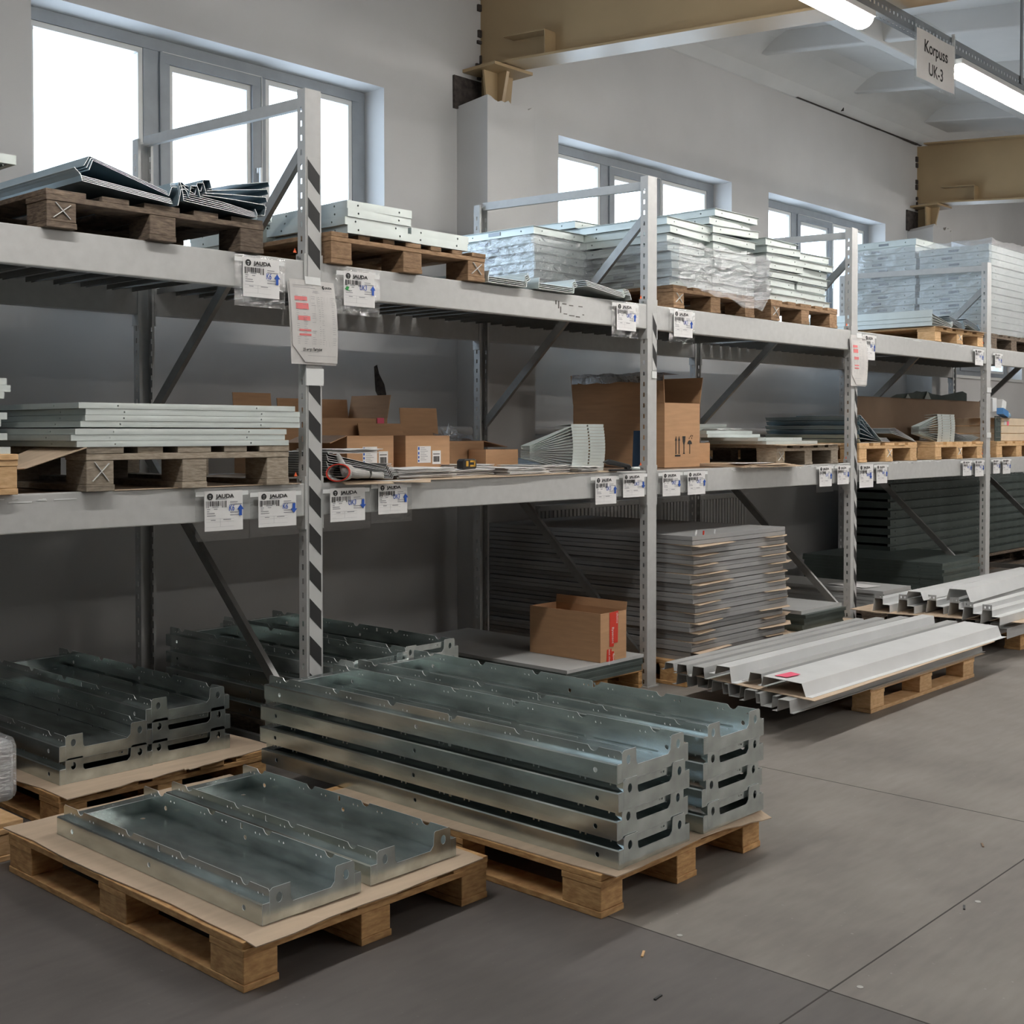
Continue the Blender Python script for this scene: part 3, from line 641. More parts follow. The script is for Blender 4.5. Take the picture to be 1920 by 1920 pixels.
PL2 = panel_mesh(.45, .50, .022, DARKST, holes=False)
for k in range(9): panel(PL2, 9.64, .34, .121+.0235*k, '%s short dark panel right of the fourth post' % ordn(k, 9), 'short dark panels right of the fourth post')
pallet(9.63, .30, 0, .9, .55, .119, WOODO, 'dark pallet right of the fourth post', seed=11)
def dark_tray():
    me = tray_mesh(.40, 3.62, hem=False); me.materials.clear(); me.materials.append(DARKST); return me
for k in range(5):
    o = tray(DT := (globals().get('DT') or dark_tray()), 13.4, .90, .16+.075*k, '%s dark long tray against the wall at the far right' % ordn(k, 5), 'dark long trays against the wall', rz=math.pi/2)
    o2 = tray(DT, 13.4, .90, .16+.075*(k+5), '%s dark long tray against the wall at the far right, upper half' % ordn(k, 5), 'upper dark long trays against the wall', rz=math.pi/2)
pallet(9.80, .88, 0, 3.5, .45, .155, WOODO, 'dark pallet against the wall at the far right', long='x', seed=12)
# ---------------- channel profiles on floor pallets ----------------
pallet(5.385, -1.125, 0, 1.20, .80, .119, WOODL, 'pale pallet under the grey channel profiles', long='x', seed=13)
HAT = lambda w, h, f, s: [(0,0),(f,0),(f+s,h),(w-f-s,h),(w-f,0),(w,0)]
def prof(pts, x0, x1, y, z, mt, label, group, rz=0, tilt=0, name='channel_profile', cat='metal profile', holes=False):
    m = MB().strip(pts, 'x', 0, x1-x0)
    me = m.mesh(name); me.materials.append(mt); o = link(name, me, None, solid=.0018, loc=(x0, y, z)); o.rotation_euler = (0, tilt, rz)
    return tag(o, label, cat, group)
inv = lambda p: [(a, -b) for a, b in p]
wd = 'first second third fourth fifth sixth seventh eighth ninth tenth'.split()
rr = random.Random(5)
for k in range(7):   # lower layer, open side up
    y = -1.13+.108*k; st = 4.66+.035*k+rr.uniform(-.03,.03)
    prof([(0,.052),(.018,.052),(.024,.0),(.078,.0),(.084,.052),(.104,.052)] if k%2 else [(0,0),(.016,0),(.022,.052),(.074,.052),(.08,0),(.104,0)], st, st+2.05, y, .1205, PRIMED, 'grey channel in the lower layer of the pile, %s from the aisle' % wd[k], 'lower layer of channel profiles')
sheet_thing('cardboard_sheet', [(4.72,-1.20),(6.75,-1.17),(6.8,-.38),(4.86,-.40)], .1765, .003, CARD, 'cardboard sheet between the two layers of channel profiles', 'cardboard sheet', jag=.01, seed=3)
sheet_thing('cardboard_sheet', [(5.36,-1.15),(6.66,-1.15),(6.6,-.3),(5.40,-.3)], .1195, .0015, CARD, 'cardboard sheet on the pale pallet under the channels', 'cardboard sheet')
tops = [(-1.155,.30,.058,.020),(-.84,.12,.05,.016),(-.715,.14,.062,.018),(-.565,.11,.05,.014),(-.45,.10,.045,.014)]
prof([(0,.0),(.03,.0),(.05,.055),(.24,.062),(.25,.018),(.27,.018)], 4.76, 6.93, -1.165, .179, PRIMEDL, 'widest flat-topped channel on the pile, nearest the aisle', 'upper layer of channel profiles')
prof([(0,.0),(.022,.0),(.028,.055),(.085,.055),(.095,.012),(.13,.012)], 4.83, 6.95, -.90, .179, PRIMED, 'grey channel on top, just behind the widest one', 'upper layer of channel profiles')
prof([(0,.0),(.03,.0),(.04,.07),(.11,.07),(.12,.03),(.15,.03)], 4.80, 6.97, -.765, .179, PRIMEDL, 'tallest raised channel near the middle of the pile', 'upper layer of channel profiles')
prof([(0,.0),(.02,.0),(.026,.05),(.085,.05),(.092,.0),(.11,.0)], 4.80, 6.95, -.61, .179, PRIMED, 'grey channel on top, third from the rack side', 'upper layer of channel profiles')
prof([(0,.0),(.02,.0),(.026,.045),(.075,.045),(.082,.0),(.10,.0)], 4.82, 6.85, -.50, .179, PRIMED, 'grey channel on top, second from the rack side', 'upper layer of channel profiles')
prof([(0,.0),(.02,.0),(.026,.035),(.07,.035),(.077,.0),(.095,.0)], 4.86, 6.80, -.395, .179, PRIMED, 'grey channel on top, nearest the rack', 'upper layer of channel profiles')
o = sheet_thing('sticky_note', [(4.80,-1.02),(4.80,-.96),(4.92,-.97),(4.90,-1.03)], .2435, .001, REDPINK, 'pink note stuck on the widest channel', 'note')
# second profile pile at the right
pallet(7.58, -1.0, 0, 1.2, .80, .119, WOOD, 'pallet under the right profile pile', long='x', seed=14)
for k in range(7):
    y = -1.06+.115*k; st = 7.22+.02*k+rr.uniform(-.05,.03)
    prof([(0,0),(.0,.06),(.045,.06),(.045,.085),(.095,.085),(.10,0),(.112,0)], st, st+2.2, y, .1205, PRIMED, 'stepped channel in the lower layer of the right pile, %s from the aisle' % wd[k], 'lower layer of the right profile pile')
sheet_thing('cardboard_sheet', [(7.30,-1.12),(9.5,-1.10),(9.5,-.10),(7.15,-.10),(7.12,-.3)], .2095, .003, CARD, 'cardboard sheet between layers of the right profile pile', 'cardboard sheet', jag=.01, seed=6)
for k, (y, st, rz, ti) in enumerate(((-1.06,7.10,.0,0),(-.93,7.15,.01,0),(-.79,7.28,.03,-.01),(-.64,7.30,.0,0),(-.50,7.20,-.02,0),(-.36,7.16,.0,0))):
    o = prof([(0,0),(.0,.045),(.045,.045),(.045,.08),(.10,.08),(.112,0)], st, st+2.4, y, .2125, PRIMEDL, 'stepped channel on top of the right pile, %s from the aisle' % wd[k], 'upper layer of the right profile pile', rz=rz)
    MB().holed([(.045,.08),(.10,.08),(.10,.112),(.045,.112)], [circ(.06,.096,.005,.008,8), circ(.085,.096,.005,.008,8)], lambda u, v: (0, u, v)).build('end_tab', PRIMED, o, solid=.0018)
prof([(0,0),(.03,.075),(.13,.075),(.15,.0)], 7.32, 9.7, -.80, .296, PRIMEDL, 'long channel lying askew across the right pile', 'loose channels on the right pile', rz=.05)
prof([(0,0),(.02,.05),(.10,.05),(.12,.0)], 7.22, 9.6, -.55, .296, PRIMEDL, 'thin channel lying on the right pile nearest the rack', 'loose channels on the right pile', rz=-.03)
# ---------------- upper shelf ----------------
ZU, ZM = L1+.0005, L2+.0005
HU, HM = .122, .147
pallet(.95, -.03, ZU, .80, 1.2, HU, WOODL, 'fresh wooden pallet on the upper shelf cut off by the left edge', seed=20)
PZ = panel_mesh(.80, .55, .028, ZINC)
for k in range(3): panel(PZ, (.94,.93,1.012)[k], -.02, ZU+HU+.001+.0288*k, '%s light panel on the upper shelf at the left edge' % ordn(k, 3), 'light panels at the upper left edge')
pallet(1.905, -.03, ZU, .84, 1.2, HU, WOODO, 'dark weathered pallet with a chalk cross on the upper left shelf', chalk=0, seed=21)
def ysheet(pts, y0, y1, mt, label, group, name='bent_sheet', rz=0, solid=.002):
    me = MB().strip([(a-pts[0][0], b-pts[0][1]) for a, b in pts], 'y', 0, y1-y0).mesh(name); me.materials.append(mt)
    o = link(name, me, None, solid=solid, loc=(pts[0][0], y0, pts[0][1])); o.rotation_euler = (0, 0, rz); rim(o, EDGE)
    return tag(o, label, 'bent metal sheet', group)
g = 'bent sheets on the dark upper left pallet'
zb = ZU+HU+.003
for k in range(4):   # left nested group, gently falling to the right
    d = .0065*k
    ysheet([(2.012-.004*k,zb+.056+d),(2.018,zb+.033+d),(2.18,zb+.018+d),(2.345,zb+.003+d),(2.352,zb+.003+d)], -.05+.005*k, 1.12, ZINC_BLUELIT, '%s gently sloping bent sheet of the left bundle on the dark pallet' % ordn(k, 4), g)
for k in range(3):   # steep ridge pair
    d = .008*k
    ysheet([(2.045-.004*k,zb+.072+d),(2.058,zb+.106+d),(2.34+.004*k,zb+.030+d),(2.352+.004*k,zb+.062+d),(2.372,zb+.064+d)], -.045+.01*k, 1.12, ZINC_BLUELIT, '%s steep bent sheet of the ridge on the dark upper left pallet' % ordn(k, 3), g)
for k in range(3):
    d = .016*k
    ysheet([(2.372+.004*k,zb+.000+d),(2.385,zb+.058+d*.8),(2.40,zb+.06+d*.8),(2.408,zb+.052+d*.8),(2.415+.03*k,zb+.034+d),(2.425+.03*k,zb+.075+d),(2.45+.03*k,zb+.078+d),(2.462+.03*k,zb+.04+d)], -.05+.008*k, 1.1, ZINC_BLUELIT, '%s stepped sheet in the valley of the dark upper left pallet' % ordn(k, 3), g)
for k in range(5):
    d = .008*k
    ysheet([(2.388,zb+.066+d*.6),(2.395,zb+.020+d),(2.56,zb+.010+d*.9),(2.70,zb+.0+d*.6),(2.702,zb+.014+d*.6)], -.05+.003*k, 1.1, ZINC_BLUELIT, '%s flat sheet of the right bundle on the dark upper left pallet' % ordn(k, 5), g)
for k in range(4):
    d = .024*k
    ysheet([(2.47+.012*k,zb+.05+d*.4),(2.60,zb+.052+d*.75),(2.735+.008*k,zb+.05+d*1.25),(2.742+.008*k,zb+.034+d*1.25)], -.05+.004*k, 1.1, ZINC_BLUELIT, '%s fanned out sheet of the right bundle on the dark upper left pallet' % ordn(k, 4), g)
ysheet([(2.72,zb+.012),(2.735,zb+.012),(2.737,zb+.03),(2.742,zb+.045)], -.05, 1.1, ZINC_BLUELIT, 'narrow edge strip at the right end of the dark upper left pallet', g)
# second upper pallet: light cassettes
pallet(3.06, -.03, ZU, .86, 1.2, HU, WOODM, 'brown pallet with a chalk cross on the upper shelf right of the near striped post', deck=7, chalk=6, seed=22)
PC = panel_mesh(.335, .50, .031, ZINC); z0 = ZU+HU+.001
rr = random.Random(2)
for st, (x, y, n) in enumerate(((3.128,-.045,4),(3.475,-.035,2),(3.10,.50,4),(3.46,.55,3),(2.80+.28,.86,5))):
    if st == 4: x, y = 3.44, .0; continue
    for k in range(n):
        panel(PC, x+rr.uniform(-.008,.008), y+rr.uniform(-.006,.006), z0+.0316*k+.0004, '%s light panel of the %s stack on the brown upper pallet' % (ordn(k, n), ('front left','front right','rear left','rear right')[st]), 'light panels on the brown upper pallet', rz=rr.uniform(-.03,.03), tilt=(0, 0))
# bluish light stack seen through the near frame
PC2 = panel_mesh(.36, .40, .031, ZINC)
# profile bundles at the end of bay two
for gi, (xa, wv, n) in enumerate(((3.935,.30,4),(4.27,.30,4),(4.62,.37,4))):
    for k in range(n):
        d = .0085*k; w = wv
        if gi < 2: pts = [(xa+.006*k,ZU+.030+d),(xa+.004*k,ZU+.004+d),(xa+w-.05,ZU+.002+d),(xa+w-.045,ZU+.028+d),(xa+w-.03,ZU+.032+d),(xa+w-.026,ZU+.044+d)]
        else: pts = [(xa,ZU+.046+d),(xa+.02,ZU+.045+d),(xa+w-.08,ZU+.012+d),(xa+w-.07,ZU+.030+d),(xa+w-.03,ZU+.028+d),(xa+w-.02,ZU+.004+d)]
        ysheet(pts, -.035+.004*k, .62, ZINC, '%s nested sheet of the %s low bundle on the upper shelf, bay two' % (ordn(k, n), ('left','middle','right')[gi]), 'low sheet bundles on the upper shelf')
def film(x0, x1, y0, y1, z0, z1, label, seed=0, bulge=.02, skirt=0):
    """stretch film round a stack: four wrinkled sides"""
    rr = random.Random(seed); m = MB(); ring = []
    n = 14
    per = [(x0+(x1-x0)*i/n, y0) for i in range(n)] + [(x1, y0+(y1-y0)*i/n) for i in range(n)] + [(x1-(x1-x0)*i/n, y1) for i in range(n)] + [(x0, y1-(y1-y0)*i/n) for i in range(n)]
    cx, cy = (x0+x1)/2, (y0+y1)/2; rows = 16; P = []
    for j in range(rows+1):
        z = z0+(z1-z0)*j/rows; row = []
        for i, (x, y) in enumerate(per):
            o = bulge*(.35+.65*rr.random()); sx = 1 if x > cx+1e-6 else -1; sy = 1 if y > cy+1e-6 else -1
            on_y = (y in (y0, y1)); row.append((x+(0 if on_y and x not in (x0, x1) else sx*o), y+(sy*o if on_y else 0), z+rr.uniform(-.012,.012) - (skirt*(i/n if i < n else 0) if j == 0 else 0)))
        P.append(row)
    k = len(per)
    for j in range(rows):
        for i in range(k): m.quad(P[j][i], P[j][(i+1)%k], P[j+1][(i+1)%k], P[j+1][i])
    o = m.build('stretch_film', FILM); return tag(o, label, 'plastic film')
PW2 = panel_mesh(.425, .56, .039, ZINC, lip=.013); PWS = panel_mesh(.41, .60, .038, ZINC, lip=.010)
SLOT = []
def stack(me, x, y, z, n, ph, where, group, jit=.02, rot=.06, cnt=None, loose=0, W=.42, slotside=None, seed=0):
    rr = random.Random(seed)
    for k in range(n):
        lo = k >= n-loose
        r = rr.uniform(-rot, rot)*(2.2 if lo else 1)
        dx, dy = rr.uniform(-jit, jit), rr.uniform(-jit, jit)
        o = panel(me, x+dx, y+dy, z+ph*k, '%s lipped panel of the %s' % (ordn(k, n), where), group, rz=r, tilt=(rr.uniform(-.012,.012) if lo else 0, rr.uniform(-.02,.02) if lo else 0))
        if slotside and not lo:
            c = (.24, .30)[k%2]
            MB().box(-.0045, -.0015, c, c+.085, .013, .031).build('label_slot', STEELD, o)
pallet(4.70, .56, ZU, .80, .66, HU, WOODO, 'dark pallet under the film wrapped stack behind the low sheet bundles', seed=23)
stack(PW2, 4.945, .60, ZU+HU+.001, 7, .0465, 'wrapped stack left of the third bay post', 'panels of the wrapped stack in bay two', jit=.012, rot=.02, slotside=True, seed=1)
film(4.925, 5.39, .58, 1.19, ZU+HU+.01, ZU+HU+.27, 'clear stretch film round the stack left of the second post', 1)
# pallet U4 and its tall stacks
pallet(5.38, 0, ZU, .80, 1.2, HU, WOODM, 'brown pallet under the tallest loose stack on the upper shelf', chalk=0, seed=24)
z0 = ZU+HU+.001
stack(PWS, 5.395, .045, z0, 8, .0468, 'front left column above the second post', 'tall loose stack, front left column', jit=.022, rot=.05, loose=4, seed=3, slotside=True)
stack(PWS, 5.80, .03, z0, 10, .0468, 'front right column right of the second post', 'tall loose stack, front right column', jit=.02, rot=.05, loose=5, seed=4)
stack(PWS, 5.40, .66, z0, 9, .0468, 'rear left column above the second post', 'tall loose stack, rear left column', jit=.025, rot=.05, loose=4, seed=6, slotside=True)
film(5.375, 6.235, -.03, 1.25, z0, z0+.225, 'clear torn stretch film round the lower half of the tallest loose stack', 2, bulge=.035, skirt=.10)
pallet(6.36, 0, ZU, .80, 1.2, HU, WOODM, 'dark pallet with a chalk cross left of the fourth frame on the upper shelf', chalk=0, seed=25)
PW3 = panel_mesh(.37, .56, .038, ZINC, lip=.013)
stack(PW3, 6.39, .05, z0, 8, .0468, 'left column of the neat stack before the third post', 'neat upper stack, left column', jit=.016, rot=.05, loose=3, seed=8)
stack(PW3, 6.775, .06, z0, 7, .0468, 'right column of the neat stack before the third post', 'neat upper stack, right column', jit=.016, rot=.04, loose=2, seed=9)
stack(PW3, 6.39, .64, z0, 7, .0468, 'rear column of the neat stack before the third post', 'neat upper stack, rear column', jit=.016, rot=.04, seed=10)
# bay four pallet with profiles
pallet(8.60, .0, ZU, .87, 1.15, .105, WOODL, 'fresh pallet with a chalk cross on the upper shelf left of the fourth post', chalk=3, seed=26)
z1 = ZU+.106
for k in range(9):
    d = .0105*k
    ysheet([(8.575+.003*(k%3),z1+.034+d),(8.57+.003*(k%3),z1+.004+d),(8.90,z1+.0+d*.35),(8.93,z1+.028+d*.3)], .01+.006*(k%2), 1.1, ZINC, '%s nested sheet of the blue bundle on the fresh upper pallet' % ordn(k, 9), 'left nested bundle on the fresh upper pallet')
for k in range(5):
    d = .012*k
    ysheet([(8.92,z1+.05+d),(9.15,z1+.006+d),(9.18,z1+.03+d),(9.21,z1+.03+d)], .02+.004*k, 1.0, ZINC_BLUELIT, '%s nested sheet of the middle bundle on the fresh upper pallet' % ordn(k, 5), 'middle nested bundle on the fresh upper pallet')
    ysheet([(9.19,z1+.045+d),(9.22,z1+.050+d),(9.46,z1+.004+d),(9.465,z1+.02+d)], .02+.004*k, 1.0, ZINC_BLUELIT, '%s nested sheet of the right bundle on the fresh upper pallet' % ordn(k, 5), 'right nested bundle on the fresh upper pallet')
sheet_thing('cardboard_sheet', [(8.60,-.03),(9.46,-.03),(9.46,1.0),(8.62,1.0)], z1-.0005, .002, CARD, 'torn cardboard on the fresh upper pallet', 'cardboard sheet', jag=.03, seed=8)
# bay five wrapped giants
pallet(9.70, .03, ZU, .95, 1.2, HU, WOODO, 'dark pallet under the huge film wrapped stack at the right', seed=27)
PWG = panel_mesh(.93, .57, .050, ZINC, lip=.008)
stack(PWG, 9.73, .07, z0, 13, .0545, 'front column of the huge wrapped stack at the right', 'huge wrapped stack, front column', jit=.008, rot=.008, slotside=True, seed=12)
stack(PWG, 9.73, .67, z0, 15, .0545, 'rear column of the huge wrapped stack at the right', 'huge wrapped stack, rear column', jit=.008, rot=.008, slotside=True, seed=13)
film(9.71, 10.68, .05, 1.26, z0, z0+.74, 'clear stretch film round the huge stack at the right', 3, bulge=.03)
pallet(10.75, .03, ZU, .85, 1.2, HU, WOODO, 'dark pallet under the film wrapped stack at the right edge', seed=28)
stack(PWG, 10.76, .06, z0, 13, .0545, 'film wrapped stack at the right edge', 'wrapped stack at the right edge', jit=.02, rot=.02, seed=14)
film(10.74, 11.71, .03, .66, z0, z0+.62, 'clear stretch film round the stack at the right edge', 4, bulge=.035)

# ---------------- middle shelf ----------------
pallet(.95, -.03, ZM, .855, 1.2, .128, WOODL, 'fresh wooden pallet on the middle shelf cut off by the left edge', seed=30)
PM = panel_mesh(.80, 1.0, .0205, ZINC)
rr = random.Random(3)
for k in range(11): panel(PM, .975-.0+(.01,-.03,.0,-.045,-.02,.0,-.03,-.025,-.008,.012,.0)[k]-.02*(k==7), -.02, ZM+.129+.0215*k, '%s light panel on the middle shelf at the left edge' % ordn(k, 11), 'light panels on the middle left edge')
pallet(2.035, -.03, ZM, .82, 1.2, HM, WOODG, 'grey weathered pallet with a chalk cross on the middle shelf', chalk=0, seed=31)
PMB = panel_mesh(.875, 1.05, .0185, ZINC); z2 = ZM+HM+.001
xs_ = (1.99, 1.972, 1.985, 2.005, 2.02, 2.024, 1.998); xe = (2.85,2.835,2.84,2.905,2.90,2.905,2.88)
for k in range(7):
    me = panel_mesh(xe[k]-xs_[k]-.01, 1.05, .0185, ZINC)
    panel(me, xs_[k]+.01, -.035+.004*(k%2), z2+.0205*k+(.004 if k > 2 else 0), '%s long light panel on the grey pallet, middle shelf' % ordn(k, 7), 'long light panels on the grey pallet')
sheet_thing('cardboard_sheet', [(1.84,.0),(2.03,-.045),(2.03,.3),(1.80,.25)], z2-.002, .003, CARD, 'loose cardboard flap hanging left of the grey pallet', 'cardboard sheet', curl=lambda x, y: -.35*max(0, 2.03-x) )
sheet_thing('cardboard_sheet', [(2.15,-.005),(2.93,-.005),(2.93,.4),(2.15,.4)], ZM+.0007, .002, CARD, 'cardboard strip under the grey pallet by the near post', 'cardboard sheet', jag=.006)
# bay two desk-like shelf
sheet_thing('cardboard_sheet', [(3.12,-.04),(3.36,-.055),(3.37,-.03),(3.56,-.06),(3.60,-.02),(4.2,-.015),(4.9,-.0),(4.9,.5),(3.1,.5)], ZM+.001, .003, CARD, 'cardboard covering the front of the middle shelf in bay two', 'cardboard sheet', curl=lambda x, y: -.25*max(0, -.005-y), jag=.004, seed=5)
ZC = ZM+.0035
def carton(x, y, z, w, d, h, label, flaps=(), mt=CARDB, name='cardboard_box', cat='cardboard box', t=.003):
    o = thing(name, label, cat, (x, y, z))
    m = MB().box(0,w,0,t,0,h).box(0,w,d-t,d,0,h).box(0,t,t,d-t,0,h).box(w-t,w,t,d-t,0,h).box(t,w-t,t,d-t,0,t); m.build('box_body', mt, o)
    for (side, ln, ang) in flaps:
        c, s = math.cos(ang), math.sin(ang)   # ang from vertical, outwards positive
        if side == 'back': P = [(0,d,h),(w,d,h),(w,d+ln*s,h+ln*c),(0,d+ln*s,h+ln*c)]
        if side == 'front': P = [(0,0,h),(w,0,h),(w,-ln*s,h+ln*c),(0,-ln*s,h+ln*c)]
        if side == 'left': P = [(0,0,h),(0,d,h),(-ln*s,d,h+ln*c),(-ln*s,0,h+ln*c)]
        if side == 'right': P = [(w,0,h),(w,d,h),(w+ln*s,d,h+ln*c),(w+ln*s,0,h+ln*c)]
        MB().quad(*P).build('box_flap', mt, o, solid=.003)
    return o
def box_labels(o, w, h, x0):
    a = MB().box(x0, x0+.085, -.0012, 0, h*.28, h*.72).build('paper_label', PAPER, o)
    m = MB().box(x0+.003, x0+.012, -.0018, -.0012, h*.62, h*.70).box(x0+.003,x0+.011,-.0018,-.0012,h*.50,h*.57).box(x0+.003,x0+.011,-.0018,-.0012,h*.40,h*.46).box(x0+.003,x0+.011,-.0018,-.0012,h*.31,h*.36); m.build('blue_mark', BLUE, a)
    m = MB()
    for k in range(8): m.box(x0+.018, x0+.045+.02*((k*7)%3)/2, -.0018, -.0012, h*(.67-.045*k), h*(.682-.045*k))
    m.build('print', PRINTG, a)
    b = MB().box(x0+.095, x0+.15, -.0012, 0, h*.24, h*.60).build('paper_label', PAPER, o)
    m = MB(); rr = random.Random(3); x = x0+.102
    while x < x0+.142: w_ = rr.choice((.001,.002,.003)); m.box(x, x+w_, -.0018, -.0012, h*.30, h*.45); x += w_+rr.choice((.001,.002))
    m.box(x0+.1, x0+.143, -.0018, -.0012, h*.5, h*.52); m.build('barcode', BLACK, b)
o = carton(3.535, .45, ZC, .275, .33, .178, 'cardboard box with white labels, left one of two in front', (('left', .10, 1.9),)); box_labels(o, .275, .178, .09)
MB().box(.01,.26,.02,.3,.13,.175).build('packed_papers', PAPERG, o)
o = carton(3.885, .45, ZC, .285, .33, .178, 'cardboard box with white labels, right one of two in front', (('back', .06, .2),)); box_labels(o, .285, .178, .075)
o = carton(3.66, .82, ZC, .44, .30, .262, 'wide open cardboard box behind the two labelled boxes', (('right', .12, .2),('back', .10, .12)))
o = carton(3.42, .86, ZC, .22, .28, .235, 'dark open cardboard box with a tall flap behind the near post', (('back', .15, .1),))
MB().box(.01,.2,.02,.26,.2,.23).build('packed_papers', PAPERG, o)
o = carton(4.25, .55, ZC, .26, .33, .15, 'low cardboard box under the loose film, right of the labelled boxes', (('right', .18, 1.75),('back', .17, .1)))
o = carton(4.39, .42, ZC, .235, .12, .108, 'small low cardboard box right of the labelled boxes', ())
MB().box(4.7, 4.95, .55, .9, ZC, ZC+.055).build('blue_folder', mat('dull_blue_card', (.14,.20,.27), .6)); tag(bpy.data.objects['blue_folder'], 'dull blue folder lying behind the low boxes', 'folder')
# clear film scraps and pink note on boxes
def crumple(x, y, z, r, label, seed, sq=.5):
    rr = random.Random(seed); m = MB(); n, k = 7, 12; P = []
    for i in range(n+1):
        a = math.pi*.5*i/n; row = []
        for j in range(k):
            t = 2*math.pi*j/k; q = r*(.6+.7*rr.random()); row.append((x+q*math.cos(a)*math.cos(t), y+q*math.cos(a)*math.sin(t), z+q*math.sin(a)*sq*(.6+.8*rr.random())))
        P.append(row)
    for i in range(n):
        for j in range(k): m.quad(P[i][j], P[i][(j+1)%k], P[i+1][(j+1)%k], P[i+1][j])
    return tag(m.build('film_scrap', FILM), label, 'plastic film')
crumple(3.62, .95, ZC+.235, .06, 'clear film scrap in the dark open box', 1, .9)
crumple(4.42, .70, ZC+.14, .10, 'clear film scrap on the low box', 2, .6)
MB().box(4.03, 4.075, .815, .817, ZC+.225, ZC+.265).build('pink_note', REDPINK); tag(bpy.data.objects['pink_note'], 'pink note on the wide open box', 'note')
# paper piles along the front edge
def papers(x, y, w, d, n, label, seed, z=ZC, mt=PAPERG, th=.0032, rz=0):
    rr = random.Random(seed); t = thing('paper_stack', label, 'paper stack', (x, y, z))
    for k in range(n):
        m = MB(); a = rr.uniform(-.05, .05)+rz; c, s = math.cos(a), math.sin(a); ox, oy = rr.uniform(-.012,.012), rr.uniform(-.012,.012)
        zz = k*th; N = 6
        for i in range(N):
            u0, u1 = w*i/N, w*(i+1)/N; e = (.004 if k == n-1 else .0016)*1
            h0, h1 = e*math.sin(i*1.1+k), e*math.sin((i+1)*1.1+k); h0, h1 = abs(h0), abs(h1)
            p = [(u0,0,zz+h0),(u1,0,zz+h1),(u1,d,zz+h1),(u0,d,zz+h0)]
            m.quad(*[(ox+q[0]*c-q[1]*s, oy+q[0]*s+q[1]*c, q[2]) for q in p])
        m.build('paper_bundle', PAPER if (k+seed)%3 == 0 else mt, t, solid=.0022)
    return t
papers(3.47, .05, .33, .24, 12, 'widest paper pile at the front of the middle shelf', 1)
papers(3.80, .10, .30, .22, 8, 'paper pile with the yellow tape measure on top', 2)
papers(4.12, .02, .26, .22, 9, 'paper pile right of the tape measure', 3)
papers(4.36, .06, .26, .24, 11, 'paper pile left of the fanned metal sheets', 4)
papers(4.60, .00, .16, .21, 8, 'small paper pile next to the black stapler', 5)
papers(4.12, .30, .22, .2, 12, 'white paper pile before the small low box', 6, mt=PAPER)
# tape measure
t = thing('tape_measure', 'yellow and black tape measure lying on the papers', 'tape measure', (3.90, .09, ZC+.029))
MB().prism([(0,0),(.085,0),(.09,.01),(.088,.04),(.075,.045),(.012,.045),(0,.035)], 'y', 0, .04).build('tape_case', RUBBER, t, bevel=.004)
MB().box(.02,.034,-.002,.0,.012,.036).box(.045,.075,-.002,0,.010,.018).box(.045,.075,-.002,0,.03,.038).box(.07,.078,-.002,0,.01,.038).build('yellow_panel', YELLOW, t)
# stapler
t = thing('stapler', 'black stapler lying beside the fanned metal sheets', 'stapler', (4.80, .0, ZC), -.35)
MB().prism([(0,.045),(.03,.06),(.15,.032),(.16,.018),(.15,.014),(.02,.034)], 'y', 0, .026).build('stapler_arm', RUBBER, t, bevel=.004)
MB().box(.035,.16,.002,.024,0,.010).build('stapler_base', RUBBER, t, bevel=.002); MB().tube((.14,-.0,.018),(.14,.026,.018),.012,12).build('stapler_hinge', RUBBER, t)
MB().tube((.165,.013,.012),(.21,.013,.012),.009,10).build('steel_tip', ZINC, t, smooth=True)
# fans of bent sheet
for k in range(15):
    d = .0138*k; f = k/14
    ysheet([(4.40+.0+.010*(1-f),ZC+.012+.075+ (f-.5)*.10),(4.62,ZC+.006+.060+ (f-.5)*.11),(4.70+.015*math.sin(f*3.1),ZC+.004+d),(4.715+.015*math.sin(f*3.1),ZC+.004+d),(4.716+.015*math.sin(f*3.1),ZC+.016+d),(4.945+.012*math.sin(f*3.1),ZC+.016+d)], .10, .36, ZINC, '%s sheet of the fanned pile left of the big carton' % ordn(k, 15), 'fanned bent sheets in bay two', solid=.0014) if False else None
FANH = .0145
def fan_sheet(x, y, z, w, k, n, label, group, hgt=.22, ln=.27, mt=ZINC, slots=1):
    """one bent bracket sheet: upright face towards the aisle, leaf running back-left to a common edge"""
    f = k/(n-1); zf = k*hgt/n; bow = .018*math.sin(math.pi*(f*.9+.05))
    zm = hgt*.42+ (f-.5)*hgt*.25
    t = thing('fanned_sheet', label, 'bent metal sheet', (x, y, z), group=group)
    h = hgt/n*1.0
    hs = []
    for s in range(slots): 
        c = w*(.5 if slots == 1 else .25+.5*s); hs.append([(c-.006,h*.15),(c+.006,h*.15),(c+.006,h*.7),(c-.006,h*.7)])
    MB().holed([(0,0),(w,0),(w,h*.9),(0,h*.9)], hs, lambda u, v: (u+bow, -v*.12, zf+v)).build('front_face', mt, t, solid=.0014)
    MB().quad((bow,0,zf+h*.9),(bow+w,0,zf+h*.9),(bow+w-.01,ln*.3,zf*.9+h*.9+zm*.1),(bow-.02,ln*.3,zf*.9+h*.9+zm*.1)).quad((bow,0,zf+.001),(bow-.0,.02,zf+.001),(-ln,.06,zm*1.0),(-ln,.0,zm*1.0)).build('leaf', mt, t, solid=.0014)
    return t
for k in range(15): fan_sheet(4.68, .12, ZC, .255, k, 15, '%s bracket of the fanned pile left of the big carton' % ordn(k, 15), 'fanned brackets in bay two', hgt=.235, ln=.30)
